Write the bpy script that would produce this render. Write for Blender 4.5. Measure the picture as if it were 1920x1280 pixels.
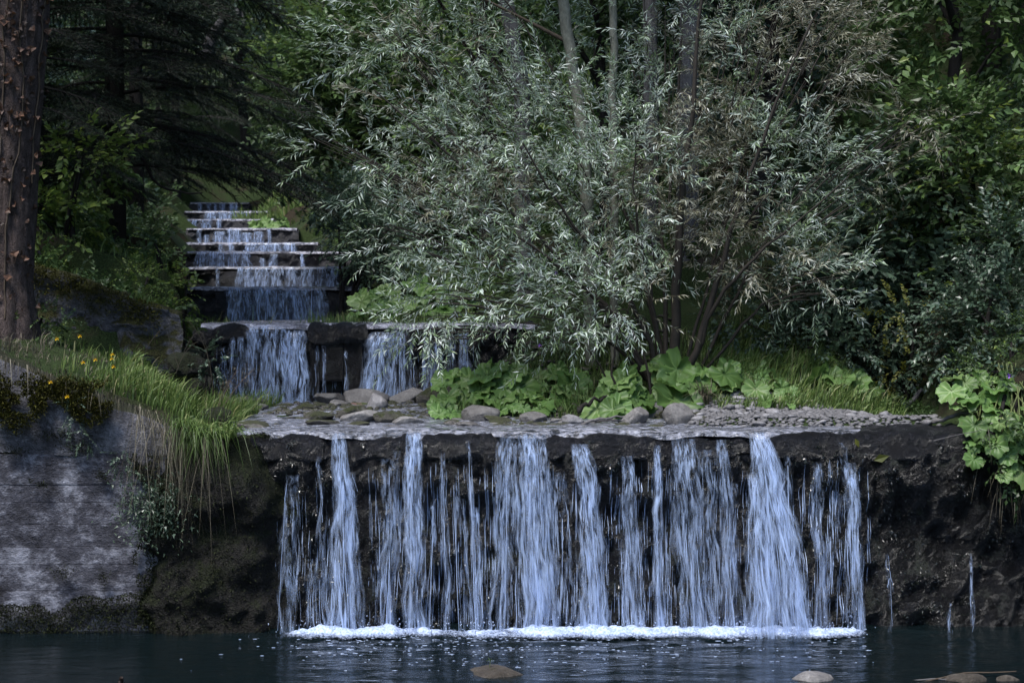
import bpy, math
import numpy as np
from mathutils import Vector, Matrix

# ------------------------------------------------------------------ camera, sky, sun, exposure
for o in list(bpy.data.objects): bpy.data.objects.remove(o)
SC = bpy.context.scene
COL = SC.collection
F = 1920 * 50 / 36.0          # focal length in photograph pixels
EYE = 3.2                     # eye height above the pool
HOR = 580.0                   # horizon row in the photograph
cam_d = bpy.data.cameras.new('camera'); cam = bpy.data.objects.new('camera', cam_d); COL.objects.link(cam)
cam.location = (0, 0, EYE); cam.rotation_euler = (math.radians(90), 0, 0)
cam_d.lens = 50; cam_d.sensor_width = 36; cam_d.shift_y = -(640 - HOR) / 1920.0
cam_d.clip_start = 0.1; cam_d.clip_end = 2000
cam_d.dof.use_dof = True; cam_d.dof.focus_distance = 15.2; cam_d.dof.aperture_fstop = 2.6
SC.camera = cam
SUN = Vector((-0.28, -0.42, 1.0)).normalized()
w = bpy.data.worlds.new('World'); SC.world = w; w.use_nodes = True
nt = w.node_tree; nt.nodes.clear()
sky = nt.nodes.new('ShaderNodeTexSky'); sky.sky_type = 'NISHITA'; sky.sun_disc = False
sky.sun_elevation = math.asin(SUN.z); sky.sun_rotation = math.atan2(SUN.x, SUN.y)
bg = nt.nodes.new('ShaderNodeBackground'); bg.inputs[1].default_value = 0.11
wo = nt.nodes.new('ShaderNodeOutputWorld')
nt.links.new(sky.outputs[0], bg.inputs[0]); nt.links.new(bg.outputs[0], wo.inputs[0])
sd = bpy.data.lights.new('sun', 'SUN'); sd.energy = 2.1; sd.angle = math.radians(16); sd.color = (1.0, 0.97, 0.93)
so = bpy.data.objects.new('sun', sd); COL.objects.link(so)
so.rotation_euler = SUN.to_track_quat('Z', 'Y').to_euler(); so.location = (-8, -12, 30)
SC.view_settings.view_transform = 'Standard'; SC.view_settings.look = 'None'
SC.view_settings.exposure = 1.5; SC.view_settings.gamma = 1.0
SC.cycles.use_denoising = True
SC.cycles.transparent_max_bounces = 16; SC.cycles.max_bounces = 6
SC.cycles.diffuse_bounces = 3; SC.cycles.glossy_bounces = 3; SC.cycles.transmission_bounces = 4
SC.cycles.caustics_reflective = False; SC.cycles.caustics_refractive = False
SC.cycles.sample_clamp_indirect = 4.0

# ------------------------------------------------------------------ helpers
R = np.random.default_rng(11)
def X(px, Y): return (px - 960.0) / F * Y
def Z(py, Y): return EYE + (HOR - py) / F * Y
def ss(x, a, b):
    t = np.clip((np.asarray(x, float) - a) / (b - a), 0, 1); return t * t * (3 - 2 * t)
def _h(ix, iy, iz, s):
    n = (ix * 73856093) ^ (iy * 19349663) ^ (iz * 83492791) ^ (s * 40503)
    n = n & 0xffffffff; n = ((n ^ (n >> 13)) * 1274126177) & 0xffffffff
    n = ((n ^ (n >> 15)) * 2246822519) & 0xffffffff; n = n ^ (n >> 16)
    return n / 4294967296.0
def vn(p, s=0):
    p = np.asarray(p, float); i = np.floor(p).astype(np.int64); f = p - i; f = f * f * (3 - 2 * f)
    r = 0
    for dx in (0, 1):
        for dy in (0, 1):
            for dz in (0, 1):
                wgt = (f[:, 0] if dx else 1 - f[:, 0]) * (f[:, 1] if dy else 1 - f[:, 1]) * (f[:, 2] if dz else 1 - f[:, 2])
                r = r + wgt * _h(i[:, 0] + dx, i[:, 1] + dy, i[:, 2] + dz, s)
    return r * 2 - 1
def fbm(p, s=0, o=4):
    r = 0; a = 1.0; p = np.asarray(p, float)
    for k in range(o):
        r = r + a * vn(p * 2 ** k, s + k * 17); a *= 0.5
    return r
def fb2(x, y, fr, s=0, o=4, z=0.0):
    x = np.asarray(x, float).ravel(); y = np.asarray(y, float).ravel()
    return fbm(np.stack([x * fr, y * fr, np.full_like(x, z + 0.37)], 1), s, o)

def tri(Fa):
    Fa = np.asarray(Fa)
    return Fa if Fa.shape[1] == 3 else np.concatenate([Fa[:, [0, 1, 2]], Fa[:, [0, 2, 3]]])
def cat(parts):
    Vs, Fs, As = [], [], []; n = 0
    for p in parts:
        Vs.append(p[0]); Fs.append(tri(p[1]) + n); n += len(p[0])
        As.append(p[2] if len(p) > 2 else np.full(len(p[0]), 0.5))
    return np.concatenate(Vs), np.concatenate(Fs), np.concatenate(As)
def mesh_data(name, V, Fa, mat, smooth=False, rnd=None, extra=None):
    V = np.ascontiguousarray(V, np.float32); Fa = np.ascontiguousarray(Fa, np.int32); k = Fa.shape[1]
    me = bpy.data.meshes.new(name)
    me.vertices.add(len(V)); me.vertices.foreach_set('co', V.ravel())
    me.loops.add(Fa.size); me.loops.foreach_set('vertex_index', Fa.ravel())
    me.polygons.add(len(Fa)); me.polygons.foreach_set('loop_start', np.arange(0, Fa.size, k, dtype=np.int32))
    me.polygons.foreach_set('loop_total', np.full(len(Fa), k, np.int32))
    me.update(calc_edges=True)
    me.polygons.foreach_set('use_smooth', np.full(len(Fa), bool(smooth)))
    if rnd is not None:
        me.attributes.new('rnd', 'FLOAT', 'POINT').data.foreach_set('value', np.ascontiguousarray(rnd, np.float32))
    for kx, v in (extra or {}).items():
        me.attributes.new(kx, 'FLOAT', 'POINT').data.foreach_set('value', np.ascontiguousarray(v, np.float32))
    if mat: me.materials.append(mat)
    return me
def props(o, label=None, cat_=None, group=None, kind=None):
    if label: o['label'] = label
    if cat_: o['category'] = cat_
    if group: o['group'] = group
    if kind: o['kind'] = kind
    return o
def link(name, me, parent=None, loc=(0, 0, 0), rot=None, scale=None):
    o = bpy.data.objects.new(name, me); COL.objects.link(o); o.location = loc
    if rot is not None: o.rotation_euler = rot
    if scale is not None: o.scale = (scale,) * 3 if np.isscalar(scale) else scale
    if parent is not None: o.parent = parent
    return o
def obj(name, V, Fa, mat, parent=None, origin=(0, 0, 0), smooth=False, rnd=None, extra=None):
    """a mesh given in world coordinates; origin = where its (or its parent's) origin stands"""
    me = mesh_data(name, np.asarray(V) - np.asarray(origin), Fa, mat, smooth, rnd, extra)
    return link(name, me, parent, (0, 0, 0) if parent is not None else origin)
def thing(name, label, cat_, loc, group=None):
    o = bpy.data.objects.new(name, None); COL.objects.link(o); o.location = loc; o.empty_display_size = 0.2
    return props(o, label, cat_, group)
def grid(nu, nv):
    a = np.arange(nu * nv).reshape(nv, nu)
    return np.stack([a[:-1, :-1], a[:-1, 1:], a[1:, 1:], a[1:, :-1]], -1).reshape(-1, 4)
def tube(P, r, n=6):
    P = np.asarray(P, float); K = len(P); r = np.broadcast_to(np.asarray(r, float), (K,))
    T = np.gradient(P, axis=0); T /= np.linalg.norm(T, axis=1)[:, None] + 1e-9
    ref = np.array([0.31, 0.95, 0.05]); A = np.cross(T, ref); A /= np.linalg.norm(A, axis=1)[:, None] + 1e-9
    B = np.cross(T, A); an = np.arange(n) / n * 2 * math.pi
    V = P[:, None] + r[:, None, None] * (np.cos(an)[None, :, None] * A[:, None] + np.sin(an)[None, :, None] * B[:, None])
    V = V.reshape(-1, 3); f = []
    for k in range(K - 1):
        for j in range(n): f.append((k * n + j, k * n + (j + 1) % n, (k + 1) * n + (j + 1) % n, (k + 1) * n + j))
    return V, np.array(f)
def bez(a, b, c, n):
    t = np.linspace(0, 1, n)[:, None]; a, b, c = map(np.asarray, (a, b, c))
    return (1 - t) ** 2 * a + 2 * t * (1 - t) * b + t * t * c
def rbox(x0, x1, y0, y1, z0, z1, res, rad=0.03):
    """subdivided rounded box, welded"""
    lo = np.array([x0, y0, z0], float); hi = np.array([x1, y1, z1], float)
    n = np.maximum(2, np.ceil((hi - lo) / res).astype(int) + 1); Vs, Fs, c = [], [], 0
    for ax in range(3):
        u, v = [a for a in range(3) if a != ax]
        U, W = np.meshgrid(np.linspace(lo[u], hi[u], n[u]), np.linspace(lo[v], hi[v], n[v]))
        for side in (0, 1):
            p = np.zeros((U.size, 3)); p[:, u] = U.ravel(); p[:, v] = W.ravel(); p[:, ax] = (lo, hi)[side][ax]
            g = grid(n[u], n[v])
            if (side == 0) != (ax == 1): g = g[:, ::-1]
            Vs.append(p); Fs.append(g + c); c += len(p)
    V = np.concatenate(Vs); Fa = np.concatenate(Fs)
    key, inv = np.unique(np.round(V / 1e-5).astype(np.int64), axis=0, return_inverse=True)
    inv = inv.ravel(); W2 = np.zeros((len(key), 3)); W2[inv] = V; V = W2; Fa = inv[Fa]
    r = min(rad, 0.49 * (hi - lo).min()); q = np.clip(V, lo + r, hi - r); d = V - q
    L = np.linalg.norm(d, axis=1)[:, None]; V = np.where(L > 1e-9, q + d / np.maximum(L, 1e-9) * r, V)
    return V, Fa
def vdisp(V, amp, fr, s=0, o=4):
    D = np.stack([fbm(V * fr, s, o), fbm(V * fr + 31.7, s + 5, o), fbm(V * fr + 77.1, s + 9, o)], 1)
    return V + amp * D
_ico = {}
def ico(sub):
    if sub in _ico: return _ico[sub]
    t = (1 + 5 ** .5) / 2
    V = [(-1, t, 0), (1, t, 0), (-1, -t, 0), (1, -t, 0), (0, -1, t), (0, 1, t), (0, -1, -t), (0, 1, -t), (t, 0, -1), (t, 0, 1), (-t, 0, -1), (-t, 0, 1)]
    V = [np.array(v) / np.linalg.norm(v) for v in V]
    Fa = [(0, 11, 5), (0, 5, 1), (0, 1, 7), (0, 7, 10), (0, 10, 11), (1, 5, 9), (5, 11, 4), (11, 10, 2), (10, 7, 6), (7, 1, 8), (3, 9, 4), (3, 4, 2), (3, 2, 6), (3, 6, 8), (3, 8, 9), (4, 9, 5), (2, 4, 11), (6, 2, 10), (8, 6, 7), (9, 8, 1)]
    for _ in range(sub):
        m = {}; NF = []
        def mid(a, b):
            k = (min(a, b), max(a, b))
            if k not in m:
                v = V[a] + V[b]; V.append(v / np.linalg.norm(v)); m[k] = len(V) - 1
            return m[k]
        for a, b, c in Fa:
            ab, bc, ca = mid(a, b), mid(b, c), mid(c, a); NF += [(a, ab, ca), (b, bc, ab), (c, ca, bc), (ab, bc, ca)]
        Fa = NF
    _ico[sub] = (np.array(V), np.array(Fa)); return _ico[sub]
def rock_shape(sub, seed, cuts=7, rough=0.22):
    rr = np.random.default_rng(seed); V, Fa = ico(sub)
    V = V * (1 + rough * fbm(V * 1.1 + seed * 3.1, seed, 3))[:, None]
    for _ in range(cuts):
        n = rr.normal(size=3); n /= np.linalg.norm(n); d = rr.uniform(0.55, 0.9)
        e = V @ n - d; V = V - np.where(e > 0, e * 0.88, 0)[:, None] * n
    V = V + 0.02 * np.stack([fbm(V * 5 + k * 9, seed + k, 3) for k in range(3)], 1)
    V = V - (V.max(0) + V.min(0)) / 2; V = V / (np.abs(V).max(0))
    return V, Fa
def frame_dir(D, up=(0, 0, 1), roll=0.0):
    """rotation matrices whose x axis is D and whose z axis leans to up; D (N,3)"""
    D = np.asarray(D, float); D = D / (np.linalg.norm(D, axis=1)[:, None] + 1e-9)
    U = np.broadcast_to(np.asarray(up, float), D.shape); Yx = np.cross(U, D)
    bad = np.linalg.norm(Yx, axis=1) < 1e-3; Yx[bad] = (1, 0, 0)
    Yx /= np.linalg.norm(Yx, axis=1)[:, None]; Zx = np.cross(D, Yx)
    roll = np.broadcast_to(np.asarray(roll, float), (len(D),)); c, s = np.cos(roll)[:, None], np.sin(roll)[:, None]
    return np.stack([D, Yx * c + Zx * s, Zx * c - Yx * s], 2)
def scatter(tv, tf, P, M, S, rnd=None, trnd=None):
    """copies of a template mesh at P with rotations M and sizes S, as one mesh"""
    P = np.asarray(P); N = len(P); S = np.broadcast_to(np.asarray(S, float), (N,)); K = len(tv)
    V = np.einsum('nij,kj->nki', M, tv) * S[:, None, None] + P[:, None]
    Fa = (tf[None] + (np.arange(N) * K)[:, None, None]).reshape(-1, tf.shape[1])
    r = np.repeat(R.random(N) if rnd is None else rnd, K)
    if trnd is not None: r = np.clip(0.45 * r + 0.55 * np.tile(trnd, N), 0, 1)
    return V.reshape(-1, 3), Fa, r

# ------------------------------------------------------------------ materials
def mat(name):
    m = bpy.data.materials.new(name); m.use_nodes = True; t = m.node_tree; t.nodes.clear()
    out = t.nodes.new('ShaderNodeOutputMaterial'); return m, t, out
def N_(t, ty, **kw):
    n = t.nodes.new(ty)
    for k, v in kw.items():
        if k.startswith('i_'): n.inputs[int(k[2:]) if k[2:].isdigit() else k[2:].replace('_', ' ')].default_value = v
        else: setattr(n, k, v)
    return n
def ramp(t, stops, src=None):
    n = t.nodes.new('ShaderNodeValToRGB'); e = n.color_ramp.elements
    while len(e) < len(stops): e.new(0.5)
    for i, (p, c) in enumerate(stops):
        e[i].position = p; e[i].color = (*c, 1) if len(c) == 3 else c
    if src is not None: t.links.new(src, n.inputs[0])
    return n
def leaf_mat(name, stops, rough=0.5, transl=0.35, spec=0.4, mottle=None):
    m, t, out = mat(name)
    a = N_(t, 'ShaderNodeAttribute', attribute_name='rnd')
    r = ramp(t, stops, a.outputs['Fac'])
    oi = N_(t, 'ShaderNodeObjectInfo'); hs = N_(t, 'ShaderNodeHueSaturation')
    mr = N_(t, 'ShaderNodeMapRange'); mr.inputs[3].default_value = 0.75; mr.inputs[4].default_value = 1.2
    t.links.new(oi.outputs['Random'], mr.inputs[0]); t.links.new(mr.outputs[0], hs.inputs['Value'])
    t.links.new(r.outputs[0], hs.inputs['Color'])
    p = N_(t, 'ShaderNodeBsdfPrincipled'); p.inputs['Roughness'].default_value = rough
    p.inputs['Specular IOR Level'].default_value = spec
    colr = hs.outputs[0]
    if mottle:
        g = N_(t, 'ShaderNodeNewGeometry'); n = N_(t, 'ShaderNodeTexNoise', i_Scale=13.0, i_Detail=7.0, i_Roughness=0.7); t.links.new(g.outputs['Position'], n.inputs['Vector'])
        rm = ramp(t, [(0.56, (0, 0, 0)), (0.76, (1, 1, 1))], n.outputs['Fac']); mm = N_(t, 'ShaderNodeMix', data_type='RGBA'); t.links.new(rm.outputs[0], mm.inputs[0]); t.links.new(colr, mm.inputs[6]); mm.inputs[7].default_value = (*mottle, 1); colr = mm.outputs[2]
    t.links.new(colr, p.inputs['Base Color'])
    tr = N_(t, 'ShaderNodeBsdfTranslucent'); t.links.new(colr, tr.inputs[0])
    mx = N_(t, 'ShaderNodeMixShader'); mx.inputs[0].default_value = transl
    t.links.new(p.outputs[0], mx.inputs[1]); t.links.new(tr.outputs[0], mx.inputs[2]); t.links.new(mx.outputs[0], out.inputs[0])
    return m
def rock_mat(name, c1, c2, c3, moss=(0.035, 0.05, 0.012), moss_amt=0.4, rough=0.55, scale=3.0, bump=0.35, spec=0.5, moss_up=0.35, stretch=(1, 1, 1), fine=1.0, obj_var=False, rw=0.2):
    m, t, out = mat(name); L = t.links.new
    tc = N_(t, 'ShaderNodeTexCoord'); mp = N_(t, 'ShaderNodeMapping'); mp.inputs['Scale'].default_value = stretch
    g = N_(t, 'ShaderNodeNewGeometry'); L(g.outputs['Position'], mp.inputs[0])
    n1 = N_(t, 'ShaderNodeTexNoise', i_Scale=scale, i_Detail=10.0, i_Roughness=0.74); L(mp.outputs[0], n1.inputs['Vector'])
    n2 = N_(t, 'ShaderNodeTexNoise', i_Scale=scale * 7, i_Detail=6.0, i_Roughness=0.7); L(mp.outputs[0], n2.inputs['Vector'])
    r1 = ramp(t, [(0.5 - rw, c1), (0.5, c2), (0.5 + rw, c3)], n1.outputs['Fac'])
    r2 = ramp(t, [(0.3, (0.55, 0.55, 0.55)), (0.7, (1.25, 1.25, 1.25))], n2.outputs['Fac'])
    mu = N_(t, 'ShaderNodeMix', data_type='RGBA', blend_type='MULTIPLY'); mu.inputs[0].default_value = 1.0
    L(r1.outputs[0], mu.inputs[6]); L(r2.outputs[0], mu.inputs[7]); colr = mu.outputs[2]
    if obj_var:
        oi = N_(t, 'ShaderNodeObjectInfo'); hs = N_(t, 'ShaderNodeHueSaturation')
        mr = N_(t, 'ShaderNodeMapRange'); mr.inputs[3].default_value = 0.6; mr.inputs[4].default_value = 1.35
        L(oi.outputs['Random'], mr.inputs[0]); L(mr.outputs[0], hs.inputs['Value']); L(colr, hs.inputs['Color']); colr = hs.outputs[0]
    sx = N_(t, 'ShaderNodeSeparateXYZ'); L(g.outputs['Normal'], sx.inputs[0])
    n3 = N_(t, 'ShaderNodeTexNoise', i_Scale=scale * 0.55, i_Detail=7.0, i_Roughness=0.7); L(g.outputs['Position'], n3.inputs['Vector'])
    ma = N_(t, 'ShaderNodeMath', operation='MULTIPLY_ADD'); ma.inputs[1].default_value = moss_up
    L(sx.outputs[2], ma.inputs[0]); L(n3.outputs['Fac'], ma.inputs[2])
    rm = ramp(t, [(max(0.0, 0.78 - moss_amt * 0.55), (0, 0, 0)), (max(0.05, 0.86 - moss_amt * 0.5), (1, 1, 1))], ma.outputs[0])
    nm = N_(t, 'ShaderNodeTexNoise', i_Scale=60.0, i_Detail=3.0); L(g.outputs['Position'], nm.inputs['Vector'])
    mc = ramp(t, [(0.3, tuple(0.4 * k for k in moss)), (0.7, tuple(1.7 * k for k in moss))], nm.outputs['Fac'])
    mm = N_(t, 'ShaderNodeMix', data_type='RGBA'); L(rm.outputs[0], mm.inputs[0]); L(colr, mm.inputs[6]); L(mc.outputs[0], mm.inputs[7])
    p = N_(t, 'ShaderNodeBsdfPrincipled'); p.inputs['Specular IOR Level'].default_value = spec
    L(mm.outputs[2], p.inputs['Base Color'])
    rr = N_(t, 'ShaderNodeMapRange'); rr.inputs[3].default_value = rough; rr.inputs[4].default_value = 0.95
    L(rm.outputs[0], rr.inputs[0]); L(rr.outputs[0], p.inputs['Roughness'])
    ad = N_(t, 'ShaderNodeMath', operation='MULTIPLY_ADD'); ad.inputs[1].default_value = 0.5 * fine
    L(n2.outputs['Fac'], ad.inputs[0]); L(n1.outputs['Fac'], ad.inputs[2])
    ad2 = N_(t, 'ShaderNodeMath', operation='MULTIPLY_ADD'); ad2.inputs[1].default_value = 0.3
    L(nm.outputs['Fac'], ad2.inputs[0]); L(ad.outputs[0], ad2.inputs[2])
    b = N_(t, 'ShaderNodeBump'); b.inputs['Strength'].default_value = bump; b.inputs['Distance'].default_value = 0.12
    L(ad2.outputs[0], b.inputs['Height']); L(b.outputs[0], p.inputs['Normal']); L(p.outputs[0], out.inputs[0])
    return m
def bark_mat(name, c1, c2, sc=6.0, st=(1, 1, 0.18), bump=0.6):
    return rock_mat(name, c1, tuple((a + b) / 2 for a, b in zip(c1, c2)), c2, moss_amt=0.12, rough=0.85, scale=sc, bump=bump, spec=0.2, moss_up=0.0, stretch=st)
def water_mat(name, base, rough, scales, bump, dist, stretch, froth_sheen=None):
    m, t, out = mat(name); L = t.links.new
    g = N_(t, 'ShaderNodeNewGeometry'); mp = N_(t, 'ShaderNodeMapping'); mp.inputs['Scale'].default_value = stretch; L(g.outputs['Position'], mp.inputs[0])
    n1 = N_(t, 'ShaderNodeTexNoise', i_Scale=scales[0], i_Detail=5.0, i_Roughness=0.55, i_Distortion=0.6); L(mp.outputs[0], n1.inputs['Vector'])
    n2 = N_(t, 'ShaderNodeTexNoise', i_Scale=scales[1], i_Detail=3.0); L(mp.outputs[0], n2.inputs['Vector'])
    ad = N_(t, 'ShaderNodeMath', operation='MULTIPLY_ADD'); ad.inputs[1].default_value = 0.35
    L(n2.outputs['Fac'], ad.inputs[0]); L(n1.outputs['Fac'], ad.inputs[2])
    b = N_(t, 'ShaderNodeBump'); b.inputs['Strength'].default_value = bump; b.inputs['Distance'].default_value = dist; L(ad.outputs[0], b.inputs['Height'])
    p = N_(t, 'ShaderNodeBsdfPrincipled'); p.inputs['Base Color'].default_value = (*base, 1); p.inputs['Roughness'].default_value = rough
    p.inputs['IOR'].default_value = 1.33; p.inputs['Specular IOR Level'].default_value = 0.5
    if froth_sheen:
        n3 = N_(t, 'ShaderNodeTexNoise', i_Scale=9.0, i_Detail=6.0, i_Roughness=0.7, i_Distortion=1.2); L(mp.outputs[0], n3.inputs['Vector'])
        r3 = ramp(t, [(0.42, base), (0.66, froth_sheen)], n3.outputs['Fac']); L(r3.outputs[0], p.inputs['Base Color'])  # pale streaks: aerated water plus sky reflection painted into the base colour
    L(b.outputs[0], p.inputs['Normal']); L(p.outputs[0], out.inputs[0]); return m
def fall_mat(name, alpha):
    """aerated falling water: white with a blue cast, streaked thin and thick along the fall"""
    m, t, out = mat(name); L = t.links.new
    d = N_(t, 'ShaderNodeBsdfDiffuse'); d.inputs[0].default_value = (0.57, 0.71, 1.0, 1)
    tr = N_(t, 'ShaderNodeBsdfTranslucent'); tr.inputs[0].default_value = (0.57, 0.71, 1.0, 1)
    gl = N_(t, 'ShaderNodeBsdfGlossy'); gl.inputs[0].default_value = (0.9, 0.95, 1, 1); gl.inputs['Roughness'].default_value = 0.32
    m1 = N_(t, 'ShaderNodeMixShader'); m1.inputs[0].default_value = 0.4; L(d.outputs[0], m1.inputs[1]); L(tr.outputs[0], m1.inputs[2])
    m2 = N_(t, 'ShaderNodeMixShader'); m2.inputs[0].default_value = 0.07; L(m1.outputs[0], m2.inputs[1]); L(gl.outputs[0], m2.inputs[2])
    sh = m2.outputs[0]
    if alpha:
        su = N_(t, 'ShaderNodeAttribute', attribute_name='su'); sv = N_(t, 'ShaderNodeAttribute', attribute_name='sv')
        cv = N_(t, 'ShaderNodeCombineXYZ'); L(su.outputs['Fac'], cv.inputs[0]); L(sv.outputs['Fac'], cv.inputs[1])
        def nz(sx, sy, det, dist=0.0):
            mp = N_(t, 'ShaderNodeMapping'); mp.inputs['Scale'].default_value = (sx, sy, 1); L(cv.outputs[0], mp.inputs[0])
            n = N_(t, 'ShaderNodeTexNoise', i_Scale=1.0, i_Detail=det, i_Roughness=0.6, i_Distortion=dist); L(mp.outputs[0], n.inputs['Vector']); return n.outputs['Fac']
        r1 = ramp(t, [(0.42, (0, 0, 0)), (0.64, (1, 1, 1))], nz(34, 3.2, 6.0, 0.6))
        r2 = ramp(t, [(0.40, (0.0, 0.0, 0.0)), (0.62, (1, 1, 1))], nz(11, 1.5, 4.0, 0.8))
        m0 = N_(t, 'ShaderNodeMath', operation='MULTIPLY'); L(r1.outputs[0], m0.inputs[0]); L(r2.outputs[0], m0.inputs[1])
        a = N_(t, 'ShaderNodeAttribute', attribute_name='rnd')
        mu = N_(t, 'ShaderNodeMath', operation='MULTIPLY', use_clamp=True); L(m0.outputs[0], mu.inputs[0]); L(a.outputs['Fac'], mu.inputs[1])
        tp = N_(t, 'ShaderNodeBsdfTransparent'); m3 = N_(t, 'ShaderNodeMixShader')
        L(mu.outputs[0], m3.inputs[0]); L(tp.outputs[0], m3.inputs[1]); L(sh, m3.inputs[2]); sh = m3.outputs[0]
    L(sh, out.inputs[0]); return m
def foam_mat():
    m, t, out = mat('foam'); L = t.links.new
    g = N_(t, 'ShaderNodeNewGeometry'); n = N_(t, 'ShaderNodeTexNoise', i_Scale=40.0, i_Detail=7.0, i_Roughness=0.7); L(g.outputs['Position'], n.inputs['Vector'])
    r = ramp(t, [(0.35, (0.16, 0.22, 0.36)), (0.64, (0.50, 0.58, 0.76))], n.outputs['Fac'])
    p = N_(t, 'ShaderNodeBsdfPrincipled'); p.inputs['Roughness'].default_value = 0.6; L(r.outputs[0], p.inputs['Base Color'])
    b = N_(t, 'ShaderNodeBump'); b.inputs['Strength'].default_value = 0.4; b.inputs['Distance'].default_value = 0.02
    L(n.outputs['Fac'], b.inputs['Height']); L(b.outputs[0], p.inputs['Normal'])
    at2 = N_(t, 'ShaderNodeAttribute', attribute_name='rnd'); m1 = N_(t, 'ShaderNodeMath', operation='MULTIPLY_ADD'); m1.inputs[1].default_value = 2.2; m1.inputs[2].default_value = -1.05; L(at2.outputs['Fac'], m1.inputs[0])
    m2 = N_(t, 'ShaderNodeMath', operation='MULTIPLY_ADD', use_clamp=True); m2.inputs[1].default_value = 1.5; L(n.outputs['Fac'], m2.inputs[0]); L(m1.outputs[0], m2.inputs[2])
    tp = N_(t, 'ShaderNodeBsdfTransparent'); mx = N_(t, 'ShaderNodeMixShader'); L(m2.outputs[0], mx.inputs[0]); L(tp.outputs[0], mx.inputs[1]); L(p.outputs[0], mx.inputs[2]); L(mx.outputs[0], out.inputs[0]); return m
def plain(name, c, rough=0.6, spec=0.4):
    m, t, out = mat(name); p = N_(t, 'ShaderNodeBsdfPrincipled'); g = N_(t, 'ShaderNodeNewGeometry')
    n = N_(t, 'ShaderNodeTexNoise', i_Scale=25.0, i_Detail=4.0); t.links.new(g.outputs['Position'], n.inputs['Vector'])
    r = ramp(t, [(0.3, tuple(0.7 * k for k in c)), (0.7, tuple(min(1, 1.25 * k) for k in c))], n.outputs['Fac'])
    t.links.new(r.outputs[0], p.inputs['Base Color']); p.inputs['Roughness'].default_value = rough
    p.inputs['Specular IOR Level'].default_value = spec; t.links.new(p.outputs[0], out.inputs[0]); return m

M = {}
M['soil'] = rock_mat('soil', (0.018, 0.014, 0.010), (0.03, 0.024, 0.016), (0.045, 0.036, 0.022), moss=(0.02, 0.032, 0.01), moss_amt=0.5, rough=0.9, scale=1.2, bump=0.7, spec=0.15, moss_up=0.15)
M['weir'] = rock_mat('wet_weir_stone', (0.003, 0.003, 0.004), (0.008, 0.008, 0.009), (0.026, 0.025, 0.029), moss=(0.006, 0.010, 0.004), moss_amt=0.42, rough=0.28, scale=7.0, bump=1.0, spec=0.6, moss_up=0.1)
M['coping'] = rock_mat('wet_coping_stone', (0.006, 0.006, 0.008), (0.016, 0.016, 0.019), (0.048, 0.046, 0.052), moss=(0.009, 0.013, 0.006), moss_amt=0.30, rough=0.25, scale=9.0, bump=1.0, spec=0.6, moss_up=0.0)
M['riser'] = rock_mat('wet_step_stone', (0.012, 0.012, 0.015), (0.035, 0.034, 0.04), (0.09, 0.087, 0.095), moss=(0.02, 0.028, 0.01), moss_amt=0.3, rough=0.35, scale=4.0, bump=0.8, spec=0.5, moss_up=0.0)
M['concrete'] = rock_mat('weathered_concrete', (0.014, 0.014, 0.02), (0.06, 0.06, 0.076), (0.25, 0.255, 0.30), moss=(0.010, 0.009, 0.009), moss_amt=0.34, rough=0.7, rw=0.13, scale=3.0, bump=0.5, spec=0.3, moss_up=0.0, stretch=(1, 1, 1.4))
M['rubble'] = rock_mat('crumbling_concrete', (0.03, 0.03, 0.038), (0.12, 0.118, 0.135), (0.33, 0.325, 0.36), moss=(0.018, 0.02, 0.008), moss_amt=0.30, rough=0.8, scale=3.0, bump=0.8, spec=0.3, moss_up=0.35)
M['rubble_moss'] = rock_mat('mossy_wall_block', (0.03, 0.03, 0.036), (0.09, 0.09, 0.105), (0.20, 0.2, 0.225), moss=(0.03, 0.03, 0.008), moss_amt=0.55, rough=0.8, scale=3.5, bump=0.9, spec=0.3, moss_up=0.25)
M['mossrock'] = rock_mat('mossy_dark_rock', (0.005, 0.0045, 0.004), (0.012, 0.011, 0.009), (0.028, 0.025, 0.02), moss=(0.011, 0.014, 0.004), moss_amt=0.6, rough=0.6, scale=3.0, bump=1.0, spec=0.3, moss_up=0.15)
M['stone'] = rock_mat('river_stone', (0.075, 0.070, 0.068), (0.13, 0.122, 0.118), (0.22, 0.21, 0.205), moss=(0.03, 0.04, 0.01), moss_amt=0.10, rough=0.5, scale=6.0, bump=0.35, spec=0.4, moss_up=0.1, obj_var=True)
M['stone_wet'] = rock_mat('wet_brown_stone', (0.028, 0.024, 0.020), (0.055, 0.048, 0.042), (0.10, 0.09, 0.08), moss=(0.022, 0.024, 0.008), moss_amt=0.3, rough=0.36, scale=6.0, bump=0.4, spec=0.5, moss_up=0.3, obj_var=True)
M['stone_brown'] = rock_mat('brown_boulder', (0.03, 0.024, 0.018), (0.07, 0.058, 0.046), (0.13, 0.11, 0.09), moss=(0.03, 0.03, 0.01), moss_amt=0.22, rough=0.6, scale=7.0, bump=0.7, spec=0.35, moss_up=0.1)
M['stone_moss'] = rock_mat('mossy_stone', (0.022, 0.02, 0.016), (0.05, 0.045, 0.035), (0.10, 0.092, 0.08), moss=(0.022, 0.026, 0.007), moss_amt=0.45, rough=0.42, scale=9.0, bump=0.6, spec=0.45, moss_up=0.15)
M['pebble'] = rock_mat('pale_pebble', (0.085, 0.08, 0.085), (0.15, 0.145, 0.15), (0.25, 0.24, 0.25), moss_amt=0.0, rough=0.6, scale=14.0, bump=0.2, spec=0.35, moss_up=0.0, obj_var=True)
M['red'] = rock_mat('reddish_stone', (0.09, 0.05, 0.04), (0.15, 0.09, 0.07), (0.20, 0.13, 0.10), moss_amt=0.0, rough=0.5, scale=8.0, bump=0.3)
M['pool'] = water_mat('pool_water', (0.003, 0.006, 0.007), 0.05, (4.0, 15.0), 0.38, 0.05, (0.5, 1.6, 1))
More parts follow.
